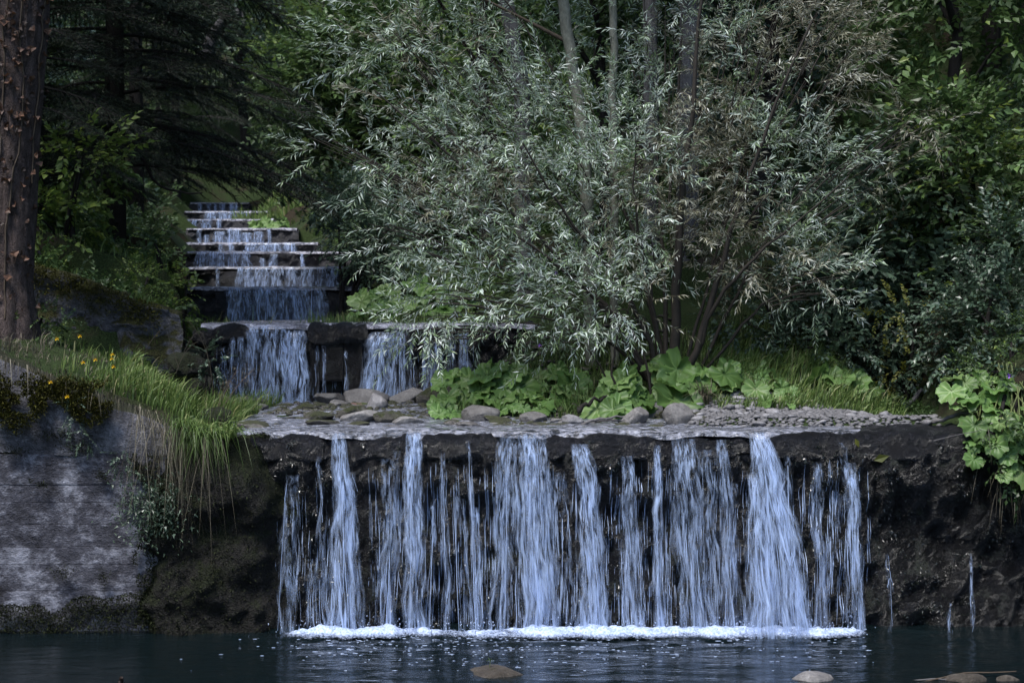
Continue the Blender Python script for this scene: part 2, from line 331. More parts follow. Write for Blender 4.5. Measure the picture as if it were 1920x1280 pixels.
M['stream'] = water_mat('stream_water', (0.022, 0.024, 0.028), 0.10, (7.0, 26.0), 0.9, 0.07, (0.8, 1.6, 1), (0.30, 0.31, 0.37))
M['stream_up'] = water_mat('riffle_sheen_water', (0.07, 0.07, 0.085), 0.12, (6.0, 22.0), 0.9, 0.07, (0.8, 1.6, 1), (0.48, 0.48, 0.56))  # lighter than the lowest step's water, sky sheen on the lips put into the colour
M['fall'] = fall_mat('falling_water', False)
M['veil'] = fall_mat('falling_water_veil', True)
M['foam'] = foam_mat()
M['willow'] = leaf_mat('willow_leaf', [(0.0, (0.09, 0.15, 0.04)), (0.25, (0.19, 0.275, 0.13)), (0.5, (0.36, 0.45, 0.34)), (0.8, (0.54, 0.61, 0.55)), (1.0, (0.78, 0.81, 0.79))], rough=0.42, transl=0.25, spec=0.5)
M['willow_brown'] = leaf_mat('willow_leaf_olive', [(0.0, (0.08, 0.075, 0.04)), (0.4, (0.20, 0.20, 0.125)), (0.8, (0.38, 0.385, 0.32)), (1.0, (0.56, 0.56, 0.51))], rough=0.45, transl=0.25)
M['broad'] = leaf_mat('broad_leaf', [(0.0, (0.0279, 0.0496, 0.0155)), (0.6, (0.0543, 0.0961, 0.0310)), (0.9, (0.0930, 0.1550, 0.0465)), (1.0, (0.1705, 0.2170, 0.0310))], rough=0.45, transl=0.3)
M['broad_blue'] = leaf_mat('broad_leaf_bluish', [(0.0, (0.0300, 0.0540, 0.0330)), (0.6, (0.0600, 0.0990, 0.0630)), (1.0, (0.1125, 0.1650, 0.1050))], rough=0.38, transl=0.25, spec=0.5)
M['broad_light'] = leaf_mat('broad_leaf_light', [(0.0, (0.0490, 0.0840, 0.0168)), (0.6, (0.0910, 0.1470, 0.0308)), (1.0, (0.1680, 0.2170, 0.0420))], rough=0.5, transl=0.4)
M['yellow_leaf'] = leaf_mat('yellowing_leaf', [(0.0, (0.075, 0.09, 0.015)), (1.0, (0.17, 0.17, 0.03))], rough=0.5, transl=0.4)
M['butterbur'] = leaf_mat('butterbur_leaf', [(0.0, (0.055, 0.12, 0.025)), (0.5, (0.13, 0.225, 0.065)), (1.0, (0.27, 0.35, 0.15))], rough=0.45, transl=0.38, spec=0.35, mottle=(0.10, 0.11, 0.025))
M['needle'] = leaf_mat('spruce_needle', [(0.0, (0.0100, 0.0175, 0.0112)), (0.7, (0.0225, 0.0375, 0.0213)), (1.0, (0.0500, 0.0688, 0.0275))], rough=0.55, transl=0.12, spec=0.25)
M['grass'] = leaf_mat('grass_blade', [(0.0, (0.05, 0.085, 0.022)), (0.6, (0.105, 0.165, 0.04)), (0.9, (0.18, 0.24, 0.075)), (1.0, (0.30, 0.27, 0.14))], rough=0.5, transl=0.35)
M['drygrass'] = leaf_mat('dry_grass_blade', [(0.0, (0.04, 0.034, 0.022)), (0.6, (0.11, 0.095, 0.065)), (1.0, (0.26, 0.23, 0.165))], rough=0.7, transl=0.2)
M['moss'] = leaf_mat('moss_tuft', [(0.0, (0.02, 0.02, 0.004)), (0.6, (0.05, 0.05, 0.008)), (1.0, (0.10, 0.095, 0.014))], rough=0.8, transl=0.2, spec=0.2)
M['moss_dark'] = leaf_mat('dark_moss_tuft', [(0.0, (0.008, 0.010, 0.004)), (0.6, (0.018, 0.022, 0.008)), (1.0, (0.035, 0.045, 0.015))], rough=0.8, transl=0.15, spec=0.2)
M['moss_wet'] = leaf_mat('wet_black_moss', [(0.0, (0.002, 0.003, 0.002)), (0.6, (0.007, 0.010, 0.006)), (0.9, (0.018, 0.024, 0.018)), (1.0, (0.032, 0.038, 0.035))], rough=0.28, transl=0.1, spec=0.6)
M['ivy'] = leaf_mat('dry_ivy_leaf', [(0.0, (0.022, 0.012, 0.008)), (0.6, (0.065, 0.032, 0.02)), (1.0, (0.12, 0.062, 0.038))], rough=0.6, transl=0.15)
M['stalk'] = plain('green_stalk', (0.08, 0.10, 0.03))
M['twig'] = plain('dark_twig', (0.022, 0.017, 0.013), 0.8)
M['twig_brown'] = plain('brown_twig', (0.055, 0.038, 0.024), 0.8)
M['palewood'] = bark_mat('pale_smooth_bark', (0.10, 0.10, 0.08), (0.19, 0.19, 0.155), 5.0, (1, 1, 0.5), 0.15)
M['greybark'] = bark_mat('grey_bark', (0.05, 0.05, 0.052), (0.15, 0.145, 0.15), 6.0)
M['bark'] = bark_mat('brown_grey_bark', (0.014, 0.009, 0.007), (0.20, 0.15, 0.14), 12.0, (1, 1, 0.5), 1.0)
M['darkbark'] = bark_mat('dark_bark', (0.010, 0.009, 0.008), (0.03, 0.026, 0.024), 5.0)
M['drift'] = bark_mat('grey_driftwood', (0.05, 0.045, 0.045), (0.19, 0.18, 0.18), 8.0, (0.3, 1, 1), 0.4)
M['yellow'] = plain('yellow_petal', (0.75, 0.52, 0.02)); M['purple'] = plain('purple_petal', (0.22, 0.10, 0.42)); M['seed'] = plain('brown_seed_head', (0.16, 0.11, 0.085))

# ------------------------------------------------------------------ layout of the stair of weirs
#        Y     left   right  lip   base(px rows -> metres)
WEIR = [(14.4, -2.95, 8.5, Z(805, 14.4), 0.0)]
for Yw, pl, pr, py in ((18.9, 372, 1010, 607), (25.5, 352, 700, 538), (30.0, 350, 665, 500), (34.5, 348, 690, 471.5), (39.0, 343, 600, 455),
                       (43.5, 348, 560, 428), (48.0, 343, 520, 411), (53.0, 345, 505, 396), (58.0, 355, 470, 380)):
    WEIR.append((Yw, X(pl, Yw), X(pr, Yw), Z(py, Yw), WEIR[-1][3]))
WY = np.array([a[0] for a in WEIR]); WL = np.array([a[1] for a in WEIR]); WR = np.array([a[2] for a in WEIR]); WZ = np.array([a[3] for a in WEIR])
STEP = 0.25
def T(x, y, rough=True):
    """height of the ground"""
    x = np.asarray(x, float); y = np.asarray(y, float); x, y = np.broadcast_arrays(x, y)
    k = np.clip(np.searchsorted(WY + STEP, y, side='right') - 1, -1, len(WY) - 1)
    bed = np.where(k >= 0, WZ[np.maximum(k, 0)] - 0.06, -0.5)
    xl = np.interp(y, WY, WL); xr = np.interp(y, WY, WR); first = y < WY[1] + STEP; xr = np.where(first, 4.7, xr)
    dl = np.maximum(0, xl - x); dr = np.maximum(0, x - xr)
    lb1 = 0.36 * dl + 0.22 * np.clip(y - 14.6, 0, 1.1) * ss(dl, 0.1, 0.8) + 0.75 * ss(y, 17.0, 17.25) * ss(-x, 4.15, 4.45) + 0.5 * np.maximum(0, dl - 4)
    lb2 = 0.7 * ss(dl, 0.0, 0.5) + 0.30 * dl + 0.5 * np.maximum(0, dl - 4)
    rb1 = 0.45 * ss(dr, 0.0, 0.7) + 0.40 * dr + 0.35 * np.maximum(0, dr - 3)
    rb2 = 0.35 * ss(dr, 0.0, 0.6) + 0.22 * dr + 0.45 * np.maximum(0, dr - 5)
    mound = 1.2 * ss(y, 15.7, 19.0) * ss(x, -1.0, 0.9) + 0.13 * ss(x, 1.5, 2.2) * ss(y, 14.62, 15.0)
    mound = mound * (1 - 0.92 * ss(x, 3.75, 4.25) * (1 - ss(x, 4.75, 5.1)) * ss(y, 15.0, 15.6)) + 0.05 * ss(y, 15.2, 16.2)
    up = bed + np.where(first, lb1 + rb1 + mound, lb2 + rb2) + 0.55 * np.maximum(0, y - 61)
    shore = -0.5 + 0.58 * ss(-y, -12.1, -11.4) + 0.10 * np.maximum(0, 11.4 - y) + 0.5 * np.maximum(0, np.abs(x) - 8.5) * ss(np.abs(x), 8.5, 10)
    z = np.where(k >= 0, up, shore); z = np.minimum(z, 60 + 0 * z)
    if rough:
        off = np.where(k >= 0, np.clip((dl + dr) * 0.5 + mound, 0.15, 1), 0.25)
        z = z + (0.10 * fb2(x, y, 1.1, 3, 3).reshape(x.shape) + 0.03 * fb2(x, y, 5.0, 8, 2).reshape(x.shape)) * off
    return z
def PT(px, Y, dz=0.0):
    x = X(px, Y); return np.array([x, Y, float(T(x, Y)) + dz])

gx = np.unique(np.concatenate([np.arange(-150, -20, 8), np.arange(-20, -8, 0.8), np.arange(-8, 7.6, 0.14), np.arange(7.6, 20, 0.8), np.arange(20, 151, 8)]).round(3))
gy = np.concatenate([np.arange(-60, 0, 6), np.arange(0, 11, 1.0), np.arange(11, 20.5, 0.14), np.arange(20.5, 62, 0.35), np.arange(62, 160, 4)])
gy = np.unique(np.concatenate([gy, WY + STEP - 0.012, WY + STEP + 0.012]).round(4))
GX, GY = np.meshgrid(gx, gy)
V = np.stack([GX.ravel(), GY.ravel(), T(GX, GY).ravel()], 1)
props(obj('ground', V, grid(len(gx), len(gy)), M['soil'], smooth=True), 'dark mossy soil of the wooded ravine', None, None, 'structure')

# pool
px_ = np.arange(-11, 11.01, 0.09); py_ = np.concatenate([np.arange(8, 12, 0.3), np.arange(12, 14.66, 0.035)])
PX, PY = np.meshgrid(px_, py_)
amp = 0.005 + 0.019 * ss(PY, 12.9, 14.2) * ss(PX, -3.2, -2.0) * (1 - ss(PX, 3.9, 5.2))
rip = fbm(np.stack([PX.ravel() * 2.6, PY.ravel() * 8.0, 0 * PX.ravel()], 1), 41, 3).reshape(PX.shape)
V = np.stack([PX.ravel(), PY.ravel(), (amp * rip).ravel()], 1)
props(obj('pool_water', V, grid(len(px_), len(py_)), M['pool'], smooth=True), 'dark rippled pool below the lowest waterfall', None, None, 'structure')

# stream on each tread
for k in range(len(WEIR)):
    Y0, xl, xr, zl, _ = WEIR[k]
    Y1 = WEIR[k + 1][0] + 0.05 if k + 1 < len(WEIR) else Y0 + 6
    if k == 0: xa, xb, st = xl - 0.05, X(1612, 14.4), 0.045
    else: xa, xb, st = xl + 0.05, xr - 0.05, 0.06 if k < 3 else 0.12
    ux = np.linspace(xa, xb, max(8, int((xb - xa) / st)))
    dn = [(-0.150, -0.10), (-0.138, -0.062), (-0.115, -0.034), (-0.08, -0.014), (-0.04, -0.003)]
    if k: dn = [(a * (0.80 if k < 2 else .5), b * (1 if k < 2 else .8)) for a, b in dn]
    uy = np.linspace(0.0, Y1 - Y0, max(6, int((Y1 - Y0) / (st * 0.9))))
    yy = np.concatenate([[a for a, _ in dn], uy]); zz = np.concatenate([[b for _, b in dn], 0 * uy])
    UX, UY = np.meshgrid(ux, yy); UZ = np.meshgrid(ux, zz)[1]
    n = fbm(np.stack([UX.ravel() * 5, UY.ravel() * 7, 0 * UX.ravel() + k], 1), 60 + k, 3).reshape(UX.shape)
    n2 = fb2(UX, 0 * UX, 2.2, 90 + k, 3).reshape(UX.shape)
    lipdrop = np.where(UY < 0, 0.8 + 0.35 * n2, 1.0)
    wav = (0.013 if k == 0 else 0.012) * n
    if k == 0: wav = wav * (1 - 0.5 * ss(UX, 2.0, 3.2))
    V = np.stack([UX.ravel(), (Y0 + UY + np.where(UY < 0.1, 0.03 * n2 + 0.02 * n, 0)).ravel(), (zl + 0.004 + UZ * lipdrop + wav + np.where(UY < 0.25, 0.010 * n2, 0)).ravel()], 1)
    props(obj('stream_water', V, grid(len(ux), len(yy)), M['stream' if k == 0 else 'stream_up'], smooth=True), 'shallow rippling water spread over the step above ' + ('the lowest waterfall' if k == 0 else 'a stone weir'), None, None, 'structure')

# ------------------------------------------------------------------ weirs (stone walls)
def face_d(x, z, k):
    """how far the wall face stands proud of its plane"""
    x = np.asarray(x, float); z = np.asarray(z, float)
    a = fbm(np.stack([x.ravel() * 1.7, z.ravel() * 1.3, 0 * x.ravel() + k * 3.3], 1), 100 + k, 3)
    b = fbm(np.stack([x.ravel() * 9, z.ravel() * 6, 0 * x.ravel() + k], 1), 140 + k, 4)
    c = np.abs(fbm(np.stack([x.ravel() * 4.2, z.ravel() * 2.6, 0 * x.ravel() + k], 1), 170 + k, 3))
    zl = WEIR[k][3]; top = ss(z.ravel(), zl - (0.95 if k == 0 else .6), zl - 0.26)
    return (0.06 * a + 0.05 * b + (0.05 - 0.10 * c) * (1.0 if k < 2 else 0.3) + (0.155 * top if k == 0 else 0.09 * top if k == 1 else 0.04 * top)).reshape(x.shape)
def weir(k, label, copings, cop_h, back=0.5):
    Y0, xl, xr, zl, zb = WEIR[k]
    base = np.array([(xl + min(xr, 5)) / 2, Y0, zb])
    t = thing('stone_weir', label, 'weir', base)
    res = 0.045 if k == 0 else 0.06 if k < 3 else 0.14
    u = np.linspace(xl, xr, int((xr - xl) / res) + 2); z0 = zb - 0.6; z1 = zl - cop_h + 0.04
    v = np.linspace(z0, z1, int((z1 - z0) / res) + 2); U, W = np.meshgrid(u, v)
    V = np.stack([U.ravel(), (Y0 - face_d(U, W, k)).ravel(), W.ravel()], 1)
    Fa = grid(len(u), len(v)); n = len(V); nu = len(u)
    Vb = np.array([[xl, Y0 + back, z0], [xr, Y0 + back, z0], [xl, Y0 + back, z1], [xr, Y0 + back, z1]])
    V2 = np.concatenate([V, Vb]); bl = n - nu
    caps = np.array([[bl, n - 1, n + 3, n + 2], [0, bl, n + 2, n], [n - 1, nu - 1, n + 1, n + 3]])
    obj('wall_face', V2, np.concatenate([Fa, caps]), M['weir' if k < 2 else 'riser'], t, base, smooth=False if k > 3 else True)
    for i, (a, b, dz, dy) in enumerate(copings):
        Vc, Fc = rbox(a - (.03 if k < 2 else .01), b + (.03 if k < 2 else .01), Y0 - (0.165 if k == 0 else 0.12 if k == 1 else 0.05) - dy, Y0 + back - 0.02, zl - cop_h - 0.05, zl - 0.045 + dz, 0.035 if k < 2 else 0.09 if k < 4 else 0.16, 0.075 if k < 2 else 0.03)
        Vc = vdisp(Vc, 0.034 if k == 0 else 0.045 if k == 1 else 0.018, 5.0, 200 + k, 5)
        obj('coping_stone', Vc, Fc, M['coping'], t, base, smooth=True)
    return t, base
def cuts(k, n, seed):
    rr = np.random.default_rng(seed); xl, xr = WEIR[k][1], WEIR[k][2]
    e = np.linspace(xl, xr, n + 1); e[1:-1] += rr.uniform(-0.25, 0.25, n - 1) * (xr - xl) / n
    return [(e[i], e[i + 1], rr.uniform(-0.02, 0.012), rr.uniform(-0.02, 0.03)) for i in range(n)]
c1 = []
pxs = [(430, 608, .0), (612, 640, -.045), (645, 766, .005), (769, 795, -.035), (799, 930, .008), (936, 1010, -.05), (1014, 1096, -.015), (1100, 1218, .012), (1222, 1238, -.03), (1242, 1392, -.02), (1396, 1428, -.06), (1432, 1600, .012), (1604, 1812, .045), (1815, 2010, .045), (2014, 2300, .03)]
for i, (a, b, dz) in enumerate(pxs): c1.append((X(a, 14.4) - 0.012, X(b, 14.4) + 0.012, dz, 0.0 if dz < 0 else 0.02))
weir(0, 'tall dark wet stone weir wall rising from the pool', c1, 0.26)
_w1 = [o for o in COL.objects if o.get('label', '').startswith('tall dark wet')][0]
def moss_on_weir(t, base, k, n, xa, xb, z0, z1):
    x = R.uniform(xa, xb, n); z = R.uniform(z0, z1, n); keep = fb2(x, z, 2.2, 190 + k, 3) > -0.15; x, z = x[keep], z[keep]; n = len(x)
    p = np.stack([x, WEIR[k][0] - face_d(x, z, k) + 0.004, z], 1); tv = np.array([[0, -.22, 0], [0, .22, 0], [.6, .1, .1], [1, 0, .05]]); tf = np.array([[0, 1, 2], [0, 2, 3]])
    D = R.normal(size=(n, 3)) * .7 + np.array([0, -.35, -.7]); V, Fa, r = scatter(tv, tf, p, frame_dir(D, (0, -1, 0), R.uniform(-1, 1, n)), R.uniform(.012, .042, n))
    o = obj('moss_tufts', V, Fa, M['moss_wet'], t, base, rnd=r); o['kind'] = 'stuff'
moss_on_weir(_w1, np.array(_w1.location), 0, 26000, -2.95, 5.6, 0.0, 1.9)
c2 = []
for a, b, dz, dy in ((372, 466, .0, .05), (470, 540, -.03, 0), (543, 586, -.05, 0), (589, 690, .03, .12), (694, 760, -.03, .02), (764, 850, .0, .04), (853, 890, -.02, 0), (893, 1010, .02, 0)):
    c2.append((X(a, 18.9), X(b, 18.9), dz, dy))
w2, w2b = weir(1, 'rough stone weir with a small square drain opening behind the flat stones', c2, 0.22)
# pier with the drain opening in weir two
Yp = 18.9
for a, b, ya, yb in ((583, 601, 640, 760), (646, 682, 640, 760), (601, 646, 640, 714)):
    Vp, Fp = rbox(X(a, Yp), X(b, Yp) - 0.004, Yp - 0.16, Yp + 0.1, Z(yb, Yp), Z(ya, Yp), 0.05, 0.02)
    obj('drain_pier', vdisp(Vp, 0.012, 5, 300), Fp, M['weir'], w2, w2b, smooth=True)
wl = ['dark stone weir carrying a wide curtain of water behind the butterbur patch', 'low stone weir with a dry dark left third below the mid steps', 'stone weir with a long dark dry wall on its right',
      'thin low stone step with fine water over its right half', 'stone weir step with four separate short falls', 'narrow stone step half hidden by a leafy clump', 'narrow upper stone step beside the grassy patch', 'topmost stone step under the spruce boughs']
for k in range(2, 10): weir(k, wl[k - 2], cuts(k, 7 if k < 5 else 5, 40 + k), 0.14 if k < 5 else 0.12, 0.45)

# ------------------------------------------------------------------ falling water
DEP = (0.225, 0.16, 0.085)
def filaments(Y0, zt, zb, xt, wt, xb, wb, n, reach, k, wid=(0.004, 0.013), full=0.35, hug=0.0, spread=2.0):
    """thin falling threads of water between (xt,zt) and (xb,zb)"""
    parts = []; H = max(zt - zb, 0.05); segs = 7 if H > 0.6 else 4
    for i in range(n):
        u = np.clip(R.normal(0, 0.5 / spread * 1.1), -0.52, 0.52) if spread > 1 else R.uniform(-0.5, 0.5)
        if R.random() < full: t0, t1 = R.uniform(0, 0.06), R.uniform(0.9, 1.0)
        else:
            t0 = R.uniform(0, 0.85); t1 = min(1.0, t0 + R.uniform(0.08, 0.4))
        t = np.linspace(t0, t1, segs); d = t * H
        x = xt + u * wt + (xb - xt + u * (wb - wt)) * t ** 0.75 + 0.010 * np.cumsum(R.normal(0, 0.5, segs))
        z = zt - d
        dep = DEP[min(k, 2)] + reach * np.sqrt(d / H) + R.uniform(0, 0.03 + 0.10 * reach)
        y = Y0 - dep - hug * 0 - 0.02
        wd = R.uniform(*wid) * (0.35 + np.sin(np.pi * np.clip((t - t0) / (t1 - t0 + 1e-6), 0.06, 0.94)) ** 0.6)
        a = R.normal(0, 0.5); c, s = math.cos(a), math.sin(a)
        L = np.stack([x - wd * c, y - wd * s, z], 1); C = np.stack([x + wd * 0.3 * s, y - wd * 0.7, z], 1); Rr = np.stack([x + wd * c, y + wd * s, z], 1)
        V = np.stack([L, C, Rr], 1).reshape(-1, 3); f = []
        for q in range(segs - 1):
            for j in (0, 1): f.append((q * 3 + j, q * 3 + j + 1, q * 3 + j + 4, q * 3 + j + 3))
        parts.append((V, np.array(f)))
    return parts
def veil(Y0, zt, zb, xt, wt, xb, wb, reach, strength, seed, k, nu=11, nv=18):
    """a streaked sheet of falling water; su, sv run across and along the fall in metres"""
    u = np.linspace(-0.5, 0.5, nu); t = np.linspace(0, 1, nv); Uu, Tt = np.meshgrid(u, t); H = zt - zb
    wob = 0.022 * fb2(Tt * H, 0 * Tt, 2.4, seed // 3, 3).reshape(Tt.shape)
    Uw = Uu * (1 + 0.45 * fb2(Tt * H, np.sign(Uu), 3.0, seed, 3).reshape(Tt.shape) * ss(Tt, 0, 0.15))
    x = xt + Uw * wt + (xb - xt + Uw * (wb - wt)) * Tt ** 0.75 + wob * ss(Tt, 0, .2)
    z = zt - Tt * H; y = Y0 - DEP[min(k, 2)] - reach * np.sqrt(Tt) - 0.03 * (1 - (2 * Uu) ** 2) * min(1, wt * 5)
    nn = fbm(np.stack([Uu.ravel() * wb * 14, z.ravel() * 1.5, 0 * x.ravel() + seed], 1), seed, 3).reshape(x.shape)
    y = y + 0.025 * nn
    a = strength * (1 - np.abs(2 * Uu) ** 4) * ss(Tt, -0.03, 0.06)
    return np.stack([x.ravel(), y.ravel(), z.ravel()], 1), grid(nu, nv), a.ravel(), {'su': (Uu * wb).ravel() + seed * 1.37, 'sv': (2 * np.sqrt(Tt * H + 0.02)).ravel() + seed * 0.73}
def waterfall(k, label, strands, dens=1.0, trickle=None):
    """strands: (top px, top width px, bottom px, bottom width px, start row px, density, reach m)"""
    Y0, xl, xr, zl, zb = WEIR[k]; base = np.array([X(strands[0][0], Y0), Y0 - 0.15, zb])
    t = thing('waterfall', label, 'waterfall', base)
    for i, (a, wa, b, wb, ys, dn, reach) in enumerate(strands):
        zt = min(zl + 0.005, Z(ys, Y0)); zbot = zb - 0.02
        m = Y0 / F; wid = (0.0007, 0.0026) if k < 2 else (0.002, 0.005) if k < 4 else (0.004, 0.011)
        n = max(3, int(dn * dens * (wa + wb) * 0.5 * m * (22 if k < 2 else 30 if k < 4 else 30)))
        fl = filaments(Y0, zt, zbot, X(a, Y0), wa * m, X(b, Y0), wb * m, n, reach, k, wid, 0.10)
        st_ = None
        for lay in range(3 if dn >= 1.0 or k > 1 else 2 if dn >= .6 else 1):
            Vv, Fv, Av, ex = veil(Y0, zt, zbot, X(a, Y0), (wa * 1.0 + 4) * m, X(b, Y0) + R.normal(0, .012), (wb * 1.0 + 5) * m, reach * (0.7 + 0.18 * lay), min(1.15, 0.5 + 0.5 * dn), 400 + k * 97 + i * 3 + lay, k)
            o = obj('water_veil' if lay else 'water_strand', Vv, Fv, M['veil'], st_ or t, base, smooth=True, rnd=Av, extra=ex); st_ = st_ or o
        Vv, Fv, Av = cat(fl); o = obj('water_threads', Vv, Fv, M['fall'], st_, base, smooth=True); o['kind'] = 'stuff'
    if trickle:
        parts = []
        for (a, b, n, y0, y1) in trickle:
            for _ in range(n):
                x = X(R.uniform(a, b), Y0); zt = Z(R.uniform(y0, y1), Y0); ln = R.uniform(0.06, 0.5) * (1 if k < 2 else 1.2)
                zt2 = max(zb, zt - ln); tt = np.linspace(zt, zt2, 4); xx = x + np.cumsum(R.normal(0, 0.003, 4))
                yy = Y0 - face_d(xx, tt, k) - R.uniform(0.006, 0.02); wd = R.uniform(0.0008, 0.0022) * np.array([0.4, 1, 1, 0.3])
                Vt = np.stack([np.stack([xx - wd, yy, tt], 1), np.stack([xx + wd, yy - 0.002, tt], 1)], 1).reshape(-1, 3)
                parts.append((Vt, np.array([(q * 2, q * 2 + 1, q * 2 + 3, q * 2 + 2) for q in range(3)])))
        Vv, Fv, Av = cat(parts); o = obj('trickles', Vv, Fv, M['fall'], t, base); o['kind'] = 'stuff'
    return t
W1 = [(556, 22, 552, 40, 885, .5, .10), (545, 10, 560, 26, 1010, .5, .08), (603, 6, 610, 22, 850, .4, .10), (588, 6, 592, 16, 1040, .4, .05),
      (640, 20, 656, 58, 808, 1.25, .22), (662, 14, 672, 30, 880, .6, .15), (733, 26, 736, 38, 855, .55, .08), (748, 12, 730, 20, 840, .35, .08), (720, 8, 716, 14, 960, .3, .05),
      (779, 25, 779, 34, 806, 1.25, .18), (832, 5, 838, 10, 845, .6, .08), (815, 6, 808, 8, 930, .4, .05), (856, 6, 870, 14, 900, .4, .06), (868, 4, 884, 8, 930, .5, .06),
      (880, 8, 894, 12, 822, .5, .10), (890, 14, 900, 22, 945, .8, .10), (946, 24, 940, 40, 815, .7, .12), (975, 50, 985, 60, 812, .65, .2), (992, 24, 1010, 34, 808, 1.0, .24),
      (1014, 16, 1030, 26, 812, .7, .2), (1042, 30, 1060, 56, 880, .55, .16), (1085, 30, 1112, 52, 828, 1.25, .22), (1100, 18, 1122, 26, 900, .6, .2),
      (1172, 22, 1184, 30, 850, .7, .12), (1160, 6, 1168, 10, 1020, .5, .06), (1196, 10, 1200, 14, 980, .4, .06), (1228, 10, 1229, 16, 830, 1.1, .14), (1244, 4, 1250, 10, 1020, .4, .05),
      (1276, 40, 1292, 70, 818, .75, .2), (1318, 30, 1330, 44, 838, .55, .16), (1345, 16, 1362, 40, 820, .7, .2), (1372, 10, 1366, 10, 900, .35, .1),
      (1414, 30, 1446, 112, 806, 1.35, .34), (1404, 20, 1420, 70, 880, .85, .3), (1424, 16, 1482, 44, 812, .9, .34), (1468, 8, 1472, 12, 850, .3, .08),
      (1523, 14, 1527, 20, 862, .6, .08), (1547, 6, 1546, 10, 865, .5, .08), (1582, 20, 1592, 20, 862, 1.2, .12), (1570, 16, 1576, 8, 825, .25, .08), (1600, 8, 1604, 8, 930, .3, .06),
      (1805, 3, 1808, 5, 1030, .6, .05), (1652, 3, 1660, 4, 1030, .4, .04), (1768, 2, 1768, 3, 1120, .6, .04)]
waterfall(0, 'long row of blue-white water strands falling from the tall weir into the pool', W1, 1.0,
          [(520, 640, 90, 880, 1150), (690, 930, 300, 860, 1150), (930, 1140, 200, 860, 1150), (1140, 1260, 150, 860, 1150), (1260, 1400, 120, 860, 1150), (1460, 1630, 170, 850, 1140)])
waterfall(1, 'twin broad falls either side of the drain opening, splashing onto flat stones', [
    (422, 8, 420, 12, 650, .5, .06), (442, 8, 440, 10, 632, .6, .08), (456, 10, 454, 14, 630, .6, .08), (490, 40, 488, 46, 608, .9, .2), (522, 40, 526, 44, 610, .85, .22), (558, 34, 561, 42, 618, 1.4, .26),
    (595, 4, 593, 5, 640, .4, .06), (610, 3, 611, 3, 645, .4, .18), (652, 3, 652, 3, 655, .4, .18), (720, 42, 708, 64, 622, 1.2, .22), (752, 26, 752, 44, 618, .9, .2), (772, 10, 780, 16, 640, .4, .14),
    (800, 6, 799, 10, 635, .7, .08), (820, 10, 824, 16, 640, .6, .1), (846, 12, 850, 14, 630, .6, .1), (870, 18, 874, 20, 620, .9, .12), (808, 5, 812, 6, 640, .5, .08)], 1.0,
    [(400, 470, 40, 640, 745), (585, 690, 40, 640, 745), (770, 890, 40, 640, 740)])
waterfall(2, 'wide water curtain falling behind the second stone lip', [(440, 22, 440, 26, 538, .9, .1), (462, 20, 464, 22, 540, .6, .1), (484, 22, 486, 24, 538, .9, .1), (508, 24, 510, 26, 538, .9, .1), (532, 20, 534, 22, 539, .7, .1), (553, 18, 560, 24, 538, 1.1, .12), (574, 18, 578, 20, 539, .7, .1), (600, 24, 602, 26, 540, .5, .1)])
waterfall(3, 'wide water curtain covering the right two thirds of its step', [(410, 4, 411, 4, 502, .6, .05), (454, 12, 452, 14, 501, 1, .1), (470, 14, 470, 16, 501, .6, .1), (488, 14, 484, 18, 501, .9, .1), (502, 10, 502, 12, 501, .6, .1), (522, 22, 522, 26, 501, 1, .12), (548, 20, 548, 22, 501, .9, .1), (580, 24, 578, 26, 501, 1, .12), (604, 18, 604, 20, 501, .8, .1), (626, 20, 628, 22, 501, .9, .1)])
waterfall(4, 'broken water falls with three separate spouts to their right', [(380, 16, 378, 20, 472, .9, .1), (400, 16, 398, 18, 472, .7, .1), (416, 18, 416, 20, 472, .9, .1), (440, 20, 440, 22, 472, .8, .1), (460, 16, 466, 16, 472, .9, .1), (492, 6, 496, 10, 484, 1, .1), (516, 10, 512, 14, 476, .8, .1), (567, 4, 569, 6, 475, 1.1, .08)])
waterfall(5, 'fine water combing over a thin low step', [(416, 6, 416, 6, 457, .5, .05), (434, 10, 434, 10, 456, .8, .05), (474, 20, 468, 22, 456, .8, .1), (496, 24, 492, 26, 456, .8, .1), (520, 22, 518, 24, 456, .8, .1), (545, 24, 545, 24, 456, .8, .1)])
waterfall(6, 'short blue falls in four separate streams', [(376, 5, 374, 6, 430, 1, .05), (389, 6, 389, 7, 440, .7, .05), (414, 18, 416, 20, 434, .8, .08), (432, 7, 434, 8, 429, 1.1, .08), (446, 14, 444, 16, 430, .9, .08), (464, 18, 466, 20, 436, .7, .08), (486, 14, 486, 16, 434, .8, .08), (505, 4, 507, 5, 430, 1.1, .05)])
waterfall(7, 'thin falls beside the leafy clump on a narrow step', [(354, 6, 356, 6, 412, 1, .05), (366, 8, 366, 9, 412, .9, .05), (382, 10, 384, 10, 412, .8, .05), (393, 8, 391, 8, 412, .9, .05), (411, 5, 412, 6, 412, 1, .05)])
waterfall(8, 'faint water film over the upper step by the grass', [(395, 18, 395, 20, 397, .7, .06), (418, 18, 418, 20, 397, .7, .06), (436, 14, 436, 14, 397, .9, .06), (458, 14, 458, 14, 397, .5, .06)])
waterfall(9, 'topmost thin falls glimpsed under the dark boughs', [(376, 6, 378, 7, 382, 1, .05), (393, 5, 394, 6, 382, .9, .05), (405, 4, 405, 5, 382, .9, .05), (417, 9, 418, 10, 381, .9, .05), (439, 14, 440, 16, 381, .9, .05)])

